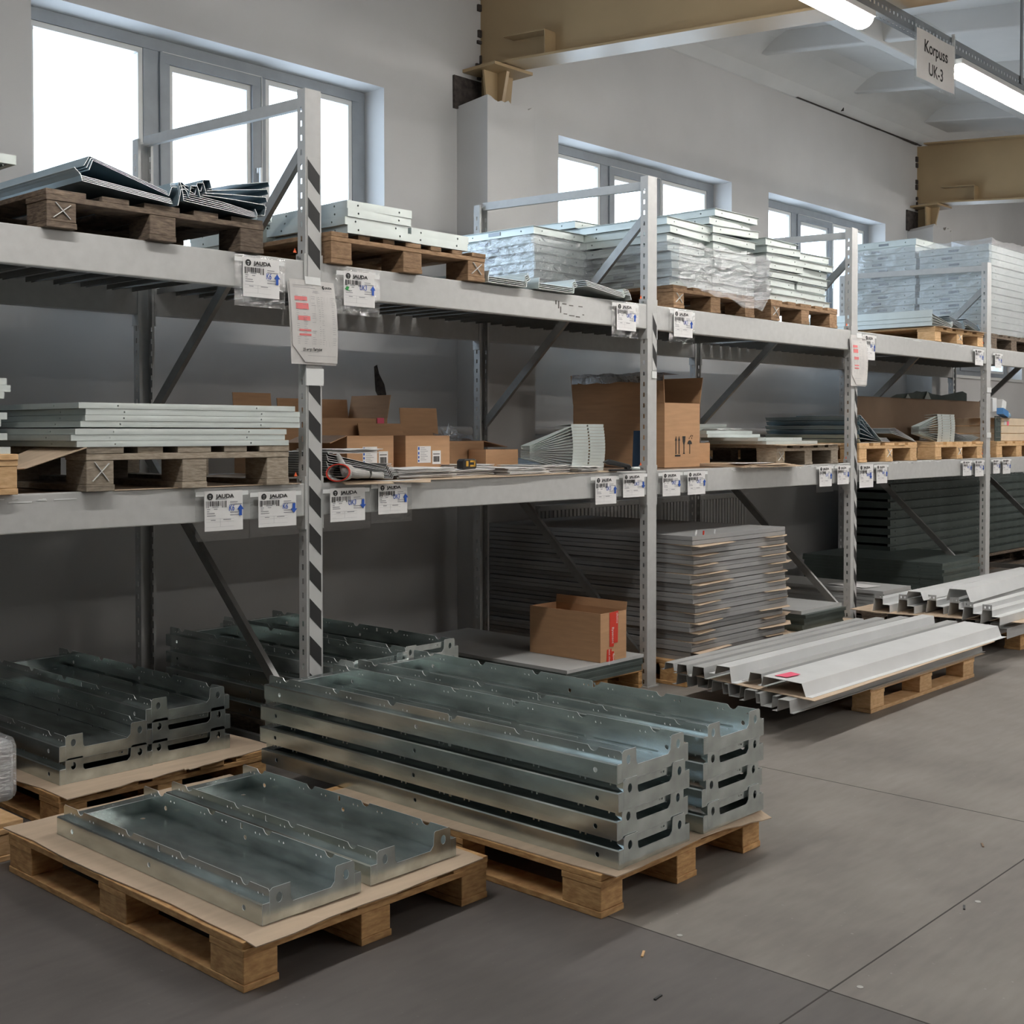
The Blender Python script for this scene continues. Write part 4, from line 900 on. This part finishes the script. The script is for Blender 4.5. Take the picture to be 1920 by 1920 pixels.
# nested dark channel pile behind the glove
for k in range(10):
    d = .0095*k
    ysheet([(3.08,ZC+.03+d),(3.085,ZC+.022+d),(3.42-.004*k,ZC+.002+d*.55),(3.425-.004*k,ZC+.016+d*.55),(3.45-.004*k,ZC+.017+d*.55)], .02+.004*(k%3), .40, GREYD, '%s channel of the nested pile behind the glove' % ordn(k, 10), 'nested channels behind the glove')
papers(3.12, .06, .26, .24, 5, 'creased papers on the nested channels behind the glove', 8, z=ZC+.108, mt=PAPERG)
# work glove with red cuff
def tubechain(m, pts, k=10):
    for i in range(len(pts)-1): m.tube(pts[i][0], pts[i+1][0], pts[i][1], k, pts[i+1][1])
t = thing('work_glove', 'grey work glove with a red cuff lying at the near striped post', 'glove', (3.09, -.03, ZC))
bm = bmesh.new(); me = bpy.data.meshes.new('glove_hand')
pts = [((.035,0,.038),.034),((.085,.01,.030),.036),((.135,.02,.027),.034)]
verts = [p for p, r in pts]; rad = [(r, r*.62) for p, r in pts]; edges = [(0,1),(1,2)]
fin = [((.19,.0,.018),(.235,-.005,.014)),((.20,.018,.022),(.255,.018,.024)),((.195,.036,.020),(.245,.040,.018)),((.18,.052,.018),(.22,.060,.014))]
for a, b in fin:
    n = len(verts); verts += [a, b]; rad += [(.0115,.0105),(.009,.0085)]; edges += [(2,n),(n,n+1)]
n = len(verts); verts += [(.06,.045,.065),(.045,.06,.11)]; rad += [(.016,.014),(.011,.010)]; edges += [(0,n),(n,n+1)]
me.from_pydata(verts, edges, []); me.materials.append(GLOVE); o = link('glove_hand', me, t)
sk = o.modifiers.new('skin', 'SKIN')
for i, v in enumerate(me.skin_vertices[0].data): v.radius = rad[i]; v.use_root = (i == 1)
o.modifiers.new('sub', 'SUBSURF').levels = 2; o.modifiers['sub'].render_levels = 2
def ringband(cx, cy, cz, rx, rz_, x0, x1, mt, name, par):
    m = MB(); k = 20
    for i in range(k):
        a, b = 2*math.pi*i/k, 2*math.pi*(i+1)/k
        f = lambda t, x, s=1: (cx+x+.012*math.sin(t), cy+.0+s*rx*math.cos(t), cz+s*rz_*math.sin(t))
        m.quad(f(a,x0), f(b,x0), f(b,x1), f(a,x1))
    o = m.build(name, mt, par, solid=.004); o.rotation_euler = (0, 0, .55); return o
ringband(0, 0, .035, .046, .032, .008, .07, GLOVE, 'glove_cuff', t)
ringband(0, 0, .035, .047, .033, -.002, .010, RED, 'red_cuff_edge', t)
# big open carton
o = thing('large_carton', 'large open brown carton with handling symbols on the middle shelf', 'cardboard box', (5.63, .236, ZM))
W, D, H = .345, .66, .362
MB().box(0,W,0,.004,0,H).box(0,W,D-.004,D,0,H).box(0,.004,.004,D-.004,0,H).box(W-.004,W,.004,D-.004,0,H).box(.004,W-.004,.004,D-.004,0,.004).build('box_body', CARDB, o)
MB().quad((0,0,H),(0,D,H),(-.01,D,H+.155),(-.01,0,H+.155)).build('box_flap', CARDB, o, solid=.004)
MB().quad((W,0,H),(W,D,H),(W+.03,D,H+.15),(W+.03,0,H+.15)).build('box_flap', CARDB, o, solid=.004)
MB().quad((0,D,H),(W,D,H),(W,D+.02,H+.17),(0,D+.02,H+.17)).build('box_flap', CARDB, o, solid=.004)
m = MB(); rr = random.Random(4); N = 14
for i in range(N):
    y0_, y1_ = D*i/N, D*(i+1)/N; a, b = rr.uniform(.0,.012), rr.uniform(0,.012)
    m.quad((-.017,y0_,H+.125-a),(-.017,y1_,H+.125-b),(-.012,y1_,H+.165+b),(-.012,y0_,H+.165+a)).quad((-.012,y0_,H+.165+a),(-.012,y1_,H+.165+b),(W*.4,y1_,H+.160),(W*.4,y0_,H+.160))
m.build('bag_liner', clear('liner_film', .2, .55, 1, 15, (.5,.52,.55)), o)
z = .075; m = MB()
for x in (.105, .135): m.box(x, x+.007, -.002, 0, z, z+.075).prism([(x-.006,z+.075),(x+.013,z+.075),(x+.0035,z+.10)], 'y', -.002, 0)
m.box(.100, .150, -.002, 0, z-.014, z-.004)
m.prism([(.172,z+.10),(.200,z+.10),(.197,z+.07),(.189,z+.052),(.189,z+.008),(.196,z+.0),(.176,z+.0),(.183,z+.008),(.183,z+.052),(.175,z+.07)], 'y', -.002, 0)
m.prism([(.222,z+.055)]+[(.243-.021*math.cos(math.pi*i/8), z+.055+.022*math.sin(math.pi*i/8)) for i in range(1,8)]+[(.264,z+.055)], 'y', -.002, 0).box(.241,.245,-.002,0,z,z+.055)
for (x, zz_) in ((.235,z+.085),(.247,z+.095),(.26,z+.085),(.255,z+.10),(.268,z+.098)): m.prism([(x,zz_),(x+.005,zz_+.002),(x+.003,zz_+.008)], 'y', -.002, 0)
m.build('handling_symbols', BLACK, o)
o = carton(6.05, .30, ZM, .125, .25, .135, 'small plain box right of the large carton', ())
o = MB().box(0, .014, 0, .05, 0, .205).build('blue_binder', mat('navy_binder', (.02,.05,.10), .5)); o.location = (5.200, .085, ZM+.001); o.rotation_euler = (0, .06, 0); tag(o, 'thin dark blue binder standing against the second post', 'binder')
# cardboard and pallet bay three
for k in range(4): sheet_thing('flat_cardboard', [(5.98+.05*k,-.05-.02*(k%2)),(6.62-.05*k,-.07+.02*(k%3)),(6.66-.03*k,.45),(6.0,.40)], ZM+.0015+.0045*k, .003, CARD, '%s loose cardboard sheet before the third bay pallet' % ordn(k, 4), 'cardboard sheet', jag=.012, seed=30+k, curl=lambda x, y: -.12*max(0, -.03-y), group='loose cardboard in bay three')
sheet_thing('paper_sheet', [(6.0,-.02),(6.22,-.06),(6.40,.0),(6.1,.14)], ZM+.021, .0006, PAPER, 'white paper on the loose cardboard of bay three', 'paper sheet')
pallet(6.43, .0, ZM+.0, .75, 1.2, .122, WOODG, 'weathered pallet with folded panels in bay three', chalk=0, seed=32)
sheet_thing('cardboard_sheet', [(6.40,-.04),(6.7,-.06),(7.17,-.02),(7.17,.9),(6.40,.9)], ZM+.124, .003, CARD, 'crumpled cardboard on the weathered bay three pallet', 'cardboard sheet', jag=.03, seed=14, curl=lambda x, y: -.1*max(0,-.01-y))
rr = random.Random(9)
for k, (x, y, w) in enumerate(((6.36,.03,.60),(6.30,.05,.50),(6.12,.28,.56),(6.14,.30,.52),(6.05,.45,.56),(6.10,.46,.50),(6.02,.8,.42))):
    me = panel_mesh(w, .40, .0185, ZINC, holes=(k < 2)); panel(me, x, y, ZM+.1265+.0205*k, '%s thin panel of the shifted pile in bay three' % ordn(k, 7), 'shifted thin panels in bay three', rz=rr.uniform(-.03,.03))
papers(6.22, .40, .30, .21, 4, 'papers lying on the shifted thin panels', 11, z=ZM+.1265+.0205*6+.001, mt=PAPER) if False else None
papers(6.30, .33, .26, .10, 3, 'papers lying on the shifted thin panels', 11, z=ZM+.1265+.0205*4+.001, mt=PAPER)
# bay four pallets
pallet(7.46, .0, ZM, .86, 1.2, .127, WOODL, 'fresh pallet just right of the third post, middle shelf', chalk=3, seed=33)
pallet(8.62, .0, ZM, .85, 1.2, .127, WOODL, 'fresh pallet with a chalk cross before the fourth post, middle shelf', chalk=3, seed=34)
zq = ZM+.128
for k in range(6):
    d = .030*k
    ysheet([(7.50-.012*(k%2),zq+.024+d),(7.515-.012*(k%2),zq+.001+d),(7.53+.0*k,zq+.001+d),(7.80-.03*k,zq+.001+d*.4)], .02, .72, ZINC_BLUELIT, '%s bent sheet of the blue-lit bundle at the third post' % ordn(k, 6), 'blue bundle at the third post')
for k in range(5):
    d = .012*k
    ysheet([(7.60-.02*k,zq+.11+d*1.5),(7.78,zq+.01+d*.5),(7.90,zq+.006+d*.5)], .0+.006*k, .5, ZINC_BLUELIT, '%s slanting sheet right of the third post' % ordn(k, 5), 'slanting sheets right of the third post')
    ysheet([(7.92,zq+.065+d*.6),(8.02,zq+.05+d),(8.30,zq+.004+d*.4)], .0+.006*k, .6, GREYD, '%s dark sheet fanned on the fresh pallet' % ordn(k, 5), 'dark sheets on the fresh pallet')
ysheet([(7.80,zq+.07),(7.82,zq+.115),(7.99,zq+.115),(8.01,zq+.07),(8.03,zq+.002)], .25, .75, ZINC_BLUELIT, 'blue-lit hooded channel on the fresh pallet', 'blue channels on the fresh pallet')
ysheet([(8.16,zq+.05),(8.18,zq+.085),(8.42,zq+.085),(8.44,zq+.05)], .35, .8, ZINC, 'pale hooded channel on the fresh pallet', 'blue channels on the fresh pallet')
for k in range(11): fan_sheet(8.80, .07, zq, .30, k, 11, '%s bracket of the fanned pile before the fourth post' % ordn(k, 11), 'fanned brackets in bay four', hgt=.205, ln=.30, slots=2)
for k in range(6):
    ysheet([(9.12,zq+.004+.012*k),(9.30,zq+.002+.008*k),(9.46,zq+.030+.004*k)], .02+.01*k, .35, GREYD, '%s loose strip right of the fanned brackets' % ordn(k, 6), 'loose strips by the fourth post')
o = MB().box(8.95, 11.6, .885, .892, ZM, ZM+.49).build('hardboard_sheet', BOARD); tag(o, 'long brown hardboard sheet standing at the rear of the middle shelf', 'board')
for k in range(3):
    ysheet([(9.9+.6*k,ZM+.50+.02*k),(10.2+.6*k,ZM+.53),(10.7+.5*k,ZM+.49)], .86, 1.15, DARKST, '%s dark strip lying on the rear junk above the board' % ('left','middle','right')[k], 'dark strips above the board') if False else None
# bay five odds and ends
pallet(9.80, .02, ZM, .95, 1.15, .127, WOODL, 'pale pallet right of the fourth post, middle shelf', seed=35)
o = thing('wooden_crate', 'pale wooden crate right of the fourth post', 'crate', (9.99, .06, zq))
m = MB()
for k in range(3): m.box(0, .8, 0, .014, .003+.062*k, .060+.062*k); m.box(0, .014, .014, .6, .003+.062*k, .060+.062*k)
m.build('crate_board', mat('pale_plywood', (.62,.50,.36), .7, noise=.08, scale=10), o); MB().box(.014, .8, .586, .6, 0, .185).box(.786, .8, .014, .586, 0, .185).build('crate_wall', WOODL, o)
MB().box(.06,.10,-.002,0,.13,.165).build('paper_label', PAPERG, o); MB().box(.12,.155,-.002,0,.125,.16).build('pink_label', REDPINK, o)
o = thing('wire_coil', 'upright bundle of dark wire mesh beside the crate', 'wire bundle', (9.87, .06, zq))
m = MB()
for k in range(5): m.tube((0+.022*k,0,0), (0+.022*k,0,.20), .008, 8)
m.build('wire_bars', DARKST, o); m = MB()
for k in range(4): m.bar((-.01,-.01,.03+.045*k),(.10,-.01,.03+.045*k),.004,.006)
m.build('cross_wires', GREYD, o)
o = thing('blue_tube', 'blue capped tube lying on the crate', 'tube', (9.86, .02, zq+.215)); MB().bar((0,0,.025),(.24,.05,.0),.05,.05).build('tube_body', BLUEP, o); MB().tube((.24,.05,0),(.36,.08,-.01),.030,14).build('tube_cap', mat('pale_blue_cap', (.25,.38,.50), .5), o, smooth=True)
MB().box(.0,.3,.02,.3,-.03,-.028).build('tube_rest', CARD, o)
for k, (x, a) in enumerate(((9.97,-.05),(10.15,.25))):
    o = MB().box(0,.085,0,.05,0,.11).build('white_end_cap', WHITEP, bevel=.004); o.location = (x, .12, zq+.235); o.rotation_euler = (0, a, 0); tag(o, 'white plastic end cap on the crate, %s' % ('left','tilted right')[k], 'end cap')

# offcuts standing behind the hardboard
for i, (xa, xb, za, zb_, y, mt_, nm) in enumerate(((9.75,10.6,.50,.56,.91,DARKST,'left dark'),(10.2,11.3,.54,.515,.94,DARKST,'long dark'),(10.75,11.5,.51,.585,.97,DARKST,'right dark'),(10.05,10.15,.50,.53,.90,ZINC,'small pale left'),(10.42,10.56,.50,.56,.90,ZINC,'larger pale'))):
    if mt_ is ZINC: m = MB().prism([(xa,ZM),(xb,ZM),(xb,ZM+.49),((xa+xb)/2,ZM+zb_),(xa,ZM+.49)], 'y', y, y+.003)
    else: m = MB().prism([(xa,ZM),(xb,ZM),(xb,ZM+zb_-.02),(xb-.1,ZM+zb_),(xa+.15,ZM+za+.02),(xa,ZM+za-.02)], 'y', y, y+.004)
    tag(m.build('metal_offcut', mt_), '%s metal offcut standing behind the long brown hardboard' % nm, 'metal offcut')
# ---------------- label pouches on the beams ----------------
def logo(m, cx, cz, r, y):
    m.prism(circ(cx, cz, r, r*.98, 20), 'y', y-.0006, y)
def pouch(x0, x1, z1, z0, label, code, arrow, y=-.009, green=False, skew=0, bare=False, small=False):
    t = thing('label_pouch', label, 'label', (x0, y, z0), group=None)
    w, h = x1-x0, z1-z0
    sk = lambda u, v: v + skew*u
    if not bare:
        def F(u, z): return -.0025*math.sin(u*30)*(.5+z*3) - .002
        m = surf(-.035, w+.03, -.035, h+.008, -.002, F, 8); m.build('clear_pouch', POUCH, t)
        MB().box(-.035, w+.025, -.006, -.003, h-.018, h-.002).build('holder_strip', clear('strip', .2, .5, 0, 1, (1,1,1)) if False else WHITEP, t)
    m = MB().quad((0,-.0075,0),(w,-.0075,skew*w),(w,-.0065,h+skew*w),(0,-.0065,h)); m.build('paper_card', PAPER, t, solid=.0006)
    Y = -.0084; M_ = lambda u, v, dy=0: (u, Y-dy, v+skew*u)
    m = MB()
    def rect(mm, u0, u1, v0, v1): mm.quad(M_(u0,v0), M_(u1,v0), M_(u1,v1), M_(u0,v1))
    lr = h*.085; cx, cz = w*.14, h*.86
    n = 20; mm = MB().holed(circ(cx, cz, lr*1.05, lr, 22), [[(cx-lr*.5,cz+lr*.35),(cx+lr*.45,cz+lr*.42),(cx+lr*.35,cz+lr*.05),(cx-lr*.2,cz+lr*.12)], [(cx-lr*.25,cz-lr*.25),(cx+lr*.35,cz-lr*.2),(cx+lr*.02,cz-lr*.8)]], lambda u, v: M_(u, v))
    k = len(m.v); m.v += mm.v; m.f += [tuple(k+i for i in f) for f in mm.f]
    add_text(m, 'JAUDA', h*.135, 0, 0, M=lambda u, v: M_(w*.30+u, h*.82+v), bold=h*.0045, sx=w/h*1.12)
    rr = random.Random(int(x0*1000)); x = w*.04
    while x < w*.55:
        b = rr.choice((.010,.016,.026))*w; lo = h*.62 if (w*.12 < x < w*.44) else h*.58
        rect(m, x, x+b, lo, h*.75); x += b+rr.choice((.010,.016,.024))*w
    m.build('black_lettering', BLACK, t)
    m = MB()
    for (u0, u1, v) in ((.30,.58,.795),(.20,.36,.60),(.66,.86,.71),(.66,.97,.655),(.66,.88,.45),(.66,.92,.385),(.06,.12,.49),(.06,.26,.44),(.06,.28,.385),(.16,.28,.27),(.48,.68,.275),(.06,.14,.545),(.24,.33,.545)):
        rect(m, w*u0, w*u1, h*(v-.008), h*(v+.010))
    for (u0, u1, v0, v1) in ((.04,.76,.30,.304),(.04,.76,.225,.228),(.40,.404,.10,.30),(.04,.76,.10,.103)): rect(m, w*u0, w*u1, h*v0, h*v1)
    m.build('fine_print', PRINTG, t)
    if code:
        m = MB(); cs = h*(.22 if len(code) < 3 else .21); u0 = w*(.62 if len(code) < 3 else .50)
        add_text(m, code, cs, 0, 0, M=lambda u, v: (u0+u+v*.1, Y-.0006, h*.49+v+skew*u), bold=h*.0016, sx=.60*w/h)
        m.build('blue_handwriting', BLUE, t)
    if arrow:
        m = MB(); a = w*.93 if not bare else w*.80; zc = h*.50; s = 1 if arrow == 'up' else -1; hh = h*.14; y_ = -.0105
        m.prism([(a+u*w, zc+v*hh*s) for u, v in ((-.035,-1),(.035,-1),(.035,.1),(.085,.1),(0,1),(-.085,.1),(-.035,.1))], 'y', y_, y_+.001).build('blue_arrow', BLUE, t)
    if green: MB().prism([(w*.03,h*.48),(w*.10,h*.56),(w*.17,h*.54),(w*.13,h*.46),(w*.20,h*.42),(w*.08,h*.45)], 'y', Y-.001, Y).build('green_mark', GREEN, t)
    return t
up, mid = 'upper beam', 'middle beam'
TAGS = [(2.662,2.824,1.961,1.817,'K6','up','label marked K6 on the upper beam left of the near striped post'),
(3.134,3.294,1.955,1.819,'UK3','up','label marked UK3 with a green mark on the upper beam by the paper list'),
(4.874,5.031,1.970,1.829,'UK3','up','label marked UK3 on the upper beam just left of the second post'),
(5.36,5.531,1.963,1.825,'UK3','up','label on the upper beam just right of the second post'),
(7.500,7.637,1.959,1.795,'UK4','up','label on the upper beam half behind the far paper list'),
(9.275,9.427,1.953,1.832,'UK4','up','label on the upper beam just left of the fourth post'),
(9.66,9.79,1.941,1.825,'UK4','up','label on the upper beam just right of the fourth post'),
(2.493,2.656,1.109,.965,'K6','up','label marked K6 with an up arrow on the middle beam'),
(2.725,2.898,1.099,.967,'K6','down','label marked K6 with a down arrow on the middle beam'),
(3.063,3.24,1.100,.969,'UK3','down','label marked UK3 with a down arrow just right of the near striped post'),
(3.31,3.468,1.112,.987,'UK3','up','label marked UK3 with an up arrow under the cardboard edge'),
(4.707,4.871,1.104,.967,'UK3','up','label marked UK3 with an up arrow under the black stapler'),
(4.927,5.105,1.122,.993,'UK3','down','label marked UK3 with a down arrow just left of the second post'),
(5.263,5.421,1.115,.986,'UK3','down','label marked UK3 with a down arrow under the large carton'),
(5.49,5.656,1.115,.986,'UK3','up','label marked UK3 with an up arrow under the large carton'),
(6.907,7.062,1.114,.984,'UK3','up','middle beam label with an up arrow left of the third post'),
(7.138,7.286,1.116,.991,'UK3','down','middle beam label with a down arrow left of the third post'),
(7.43,7.624,1.114,.960,'UK4','down','larger bare middle beam label right of the third post'),
(7.67,7.825,1.106,.981,'UK4','up','middle beam label in a pouch, second right of the third post'),
(9.063,9.22,1.120,.996,'UK4','up','middle beam label, second left of the fourth post'),
(9.29,9.453,1.112,.986,'UK4','down','middle beam label just left of the fourth post'),
(9.64,9.77,1.124,.999,'UK4','down','middle beam label just right of the fourth post'),
(9.834,9.988,1.116,.993,'UK4','up','middle beam label, second right of the fourth post')]
for i, (a, b, c, d, code, ar, lb) in enumerate(TAGS):
    if c < 1.3 and c > L2-.012: c = L2-.012
    pouch(a, b, min(c, L1-.012) if c > 1.3 else c, d, lb, code, ar, green=(i == 1), bare=(i == 17))
# paper lists taped to the striped posts
def notice(x0, z0, w, h, label, hw=True, dx=.02):
    t = thing('paper_list', label, 'paper list', (x0, -.012, z0))
    def F(u, v): return -.010*math.sin(v/h*3.0)*(.4+u/w) - .004*math.sin(u*18)
    def P(u, v, dy=0): return (u+dx*(1-v/h)+.0, F(u, v)-dy-.004, v)
    def patch(u0, u1, v0, v1, dy, n=6, k=8):
        m = MB()
        for i in range(n):
            for j in range(k):
                a, b, c, d = u0+(u1-u0)*i/n, u0+(u1-u0)*(i+1)/n, v0+(v1-v0)*j/k, v0+(v1-v0)*(j+1)/k
                m.quad(P(a,c,dy), P(b,c,dy), P(b,d,dy), P(a,d,dy))
        return m
    patch(-.006, w-.004, -.008, h-.012, -.004).build('back_page', PAPERG, t, solid=.0015)
    m = MB(); n, k = 8, 10
    for i in range(n):
        for j in range(k):
            if i == 0 and j == 0: continue
            a, b, c, d = w*i/n, w*(i+1)/n, h*j/k, h*(j+1)/k
            if i == 0 and j == 1: m.quad(P(b,c,0), P(b,d,0), P(a,d,0)); continue
            if i == 1 and j == 0: m.quad(P(b,c,0), P(b,d,0), P(a,d,0)); continue
            m.quad(P(a,c,0), P(b,c,0), P(b,d,0), P(a,d,0))
    m.build('front_page', PAPERG, t, solid=.001)
    def rects(L, dy=.0015):
        m = MB()
        for (u0, u1, v0, v1) in L: q = patch(w*u0, w*u1, h*v0, h*v1, dy, 2, 1); n_ = len(m.v); m.v += q.v; m.f += [tuple(n_+i for i in f) for f in q.f]
        return m
    for R_ in ((.08,.34,.745,.795),(.10,.36,.64,.715),(.13,.38,.505,.56),(.14,.39,.375,.40),(.14,.39,.32,.345)): rects([R_]).build('pink_marker', PINK, t)
    L = []; rr = random.Random(int(x0*100)); v = .80
    while v > .20:
        for (u0, u1) in ((.10,.18),(.24,.33),(.42,.52),(.58,.62),(.64,.70),(.88,.97)):
            if rr.random() < .8: L.append((u0, u0+(u1-u0)*rr.uniform(.5,1), v, v+.0035))
        v -= .0262
    L += [(.06,.50,.93,.934),(.06,.54,.905,.909),(.48,.60,.868,.872),(.46,.62,.85,.854),(.70,.92,.885,.888),(.3,.95,.08,.083),(.15,.55,.125,.128),(.78,.92,.855,.856)]
    L += [(u, u+.002, .20, .81) for u in (.40,.56,.72,.80,.86)]
    rects(L, .0022).build('fine_print', PRINTG, t)
    m = MB()
    mm = MB().holed(circ(w*.73,h*.925,w*.030,w*.034,16), [circ(w*.74,h*.928,w*.012,w*.016,8)], lambda u, v: P(u,v,.002)); m.v += mm.v; m.f += mm.f
    add_text(m, 'JAUDA', h*.034, 0, 0, M=lambda u, v: P(w*.78+u, h*.915+v, .002), bold=.0004)
    if hw: add_text(m, '25 мер Литурж', h*.05, 0, 0, M=lambda u, v: P(w*.20+u+v*.2, h*.135+v+.03*u, .002), bold=.0003, sx=.8)
    m.build('black_lettering', BLACK, t)
    patch(w*.33, w*.68, h*.95, h*1.045, .003, 2, 2).build('adhesive_tape', WHITEP, t, solid=.0006)
    return t
notice(2.868, 1.588, .215, .312, 'paper list with pink marked rows taped to the near striped post')
notice(7.302, 1.628, .205, .318, 'paper list with pink marked rows taped to the third post', hw=False)
# marker scribble on the upper beam in bay two, scrapes on the beams
def beam_marks(zc, x0, x1, n, name, mt, lab, seed):
    rr = random.Random(seed); m = MB()
    for k in range(n):
        x = rr.uniform(x0, x1); l = rr.uniform(.01,.09); z = zc+rr.uniform(-.008,.006); h = rr.uniform(.001,.004)
        m.hexa([(x,.0015,z),(x+l,.0015,z+rr.uniform(-.002,.002)),(x+l,.0035,z),(x,.0035,z)], [(x,.0015,z+h),(x+l,.0015,z+h),(x+l,.0035,z+h),(x,.0035,z+h)])
    return m
m = MB()
zc = 1.905
for (x, z, l, h) in ((4.43,.018,.008,.018),(4.45,.0,.007,.035),(4.465,-.02,.006,.03),(4.48,.022,.03,.004),(4.53,.018,.03,.004),(4.60,.018,.03,.004),(4.49,-.025,.025,.004),(4.53,-.03,.04,.004),(4.58,-.033,.03,.005),(4.63,-.02,.012,.004)):
    m.box(x, x+l, .0018, .0029, zc+z, zc+z+h)
bm_ = [o for o in COL.objects if o.name.startswith('rack_beam') and abs(o.location.x-(X[2]+PW_/2+.0375-B/2)) < .2]
o = m.build('marker_scribble', mat('faded_ink', (.09,.08,.07), .7)); tag(o, 'faded black marker scribble on the upper beam of bay two', 'scribble')
for i, (z, xa, xb, n) in enumerate(((L2-.012, 5.9, 7.2, 26), (L2-.010, 7.9, 9.3, 30), (L2-.02, 1.3, 1.95, 14), (L1-.012, 7.7, 9.2, 16))):
    o = beam_marks(z, xa, xb, n, '', None, '', i+3).build('paint_scrape', WHITEP); tag(o, 'bare paint scrapes on the %s front beam, %s' % (('middle','middle','middle','upper')[i], ('left of the third post','left of the fourth post','at the left edge','left of the fourth post')[i]), 'scrape')
# red taped cardboard box on the low sheet stack
o = carton(4.695, -.058, .1995, .205, .46, .238, 'open cardboard box with torn red tape on the low sheet stack', (('right', .04, .15),), name='taped_box')
m = MB().prism([(.070,.236),(.138,.242),(.134,.085),(.104,.085),(.102,.068),(.070,.070)], 'y', -.002, -.0008).prism([(.050,.058),(.084,.060),(.086,.045),(.104,.045),(.106,.0),(.046,-.004)], 'y', -.002, -.0008)
q = m.build('red_tape', RED, o)
m = MB()
for s, u, v, n in (('Bysecont', .088, .165, .022), ('choice', .122, .232, .020), ('best choice', .062, .058, .017), ('Bysec', .095, .034, .017)):
    add_text(m, s, n, 0, 0, M=lambda a, b: (u+b, -.0026, v-a))
m.build('white_print', WHITEP, q)
# scrap of cardboard on the floor sheet behind
# ---------------- little debris on the floor ----------------
for i, (x, y, l, a, mt) in enumerate(((3.35,-2.42,.03,.4,RUBBER),(2.33,-2.12,.03,.1,RUBBER),(3.9,-2.25,.035,.5,BOARD),(4.2,-2.52,.02,0,BOARD),(2.5,-1.95,.035,.5,WOODL),(1.85,-1.9,.02,.8,WOODL))):
    o = MB().box(-l/2, l/2, -.003, .003, 0, .003).build('wood_splinter', mt); o.location = (x, y, .0003); o.rotation_euler = (0, 0, a)
    tag(o, 'small %s splinter on the floor, %s' % (('black','black','brown','brown','pale','pale')[i], ('right of the tray pallets','beside the nearest pallet','by the floor joint','at the right','between the pallets','before the nearest pallet')[i]), 'splinter')
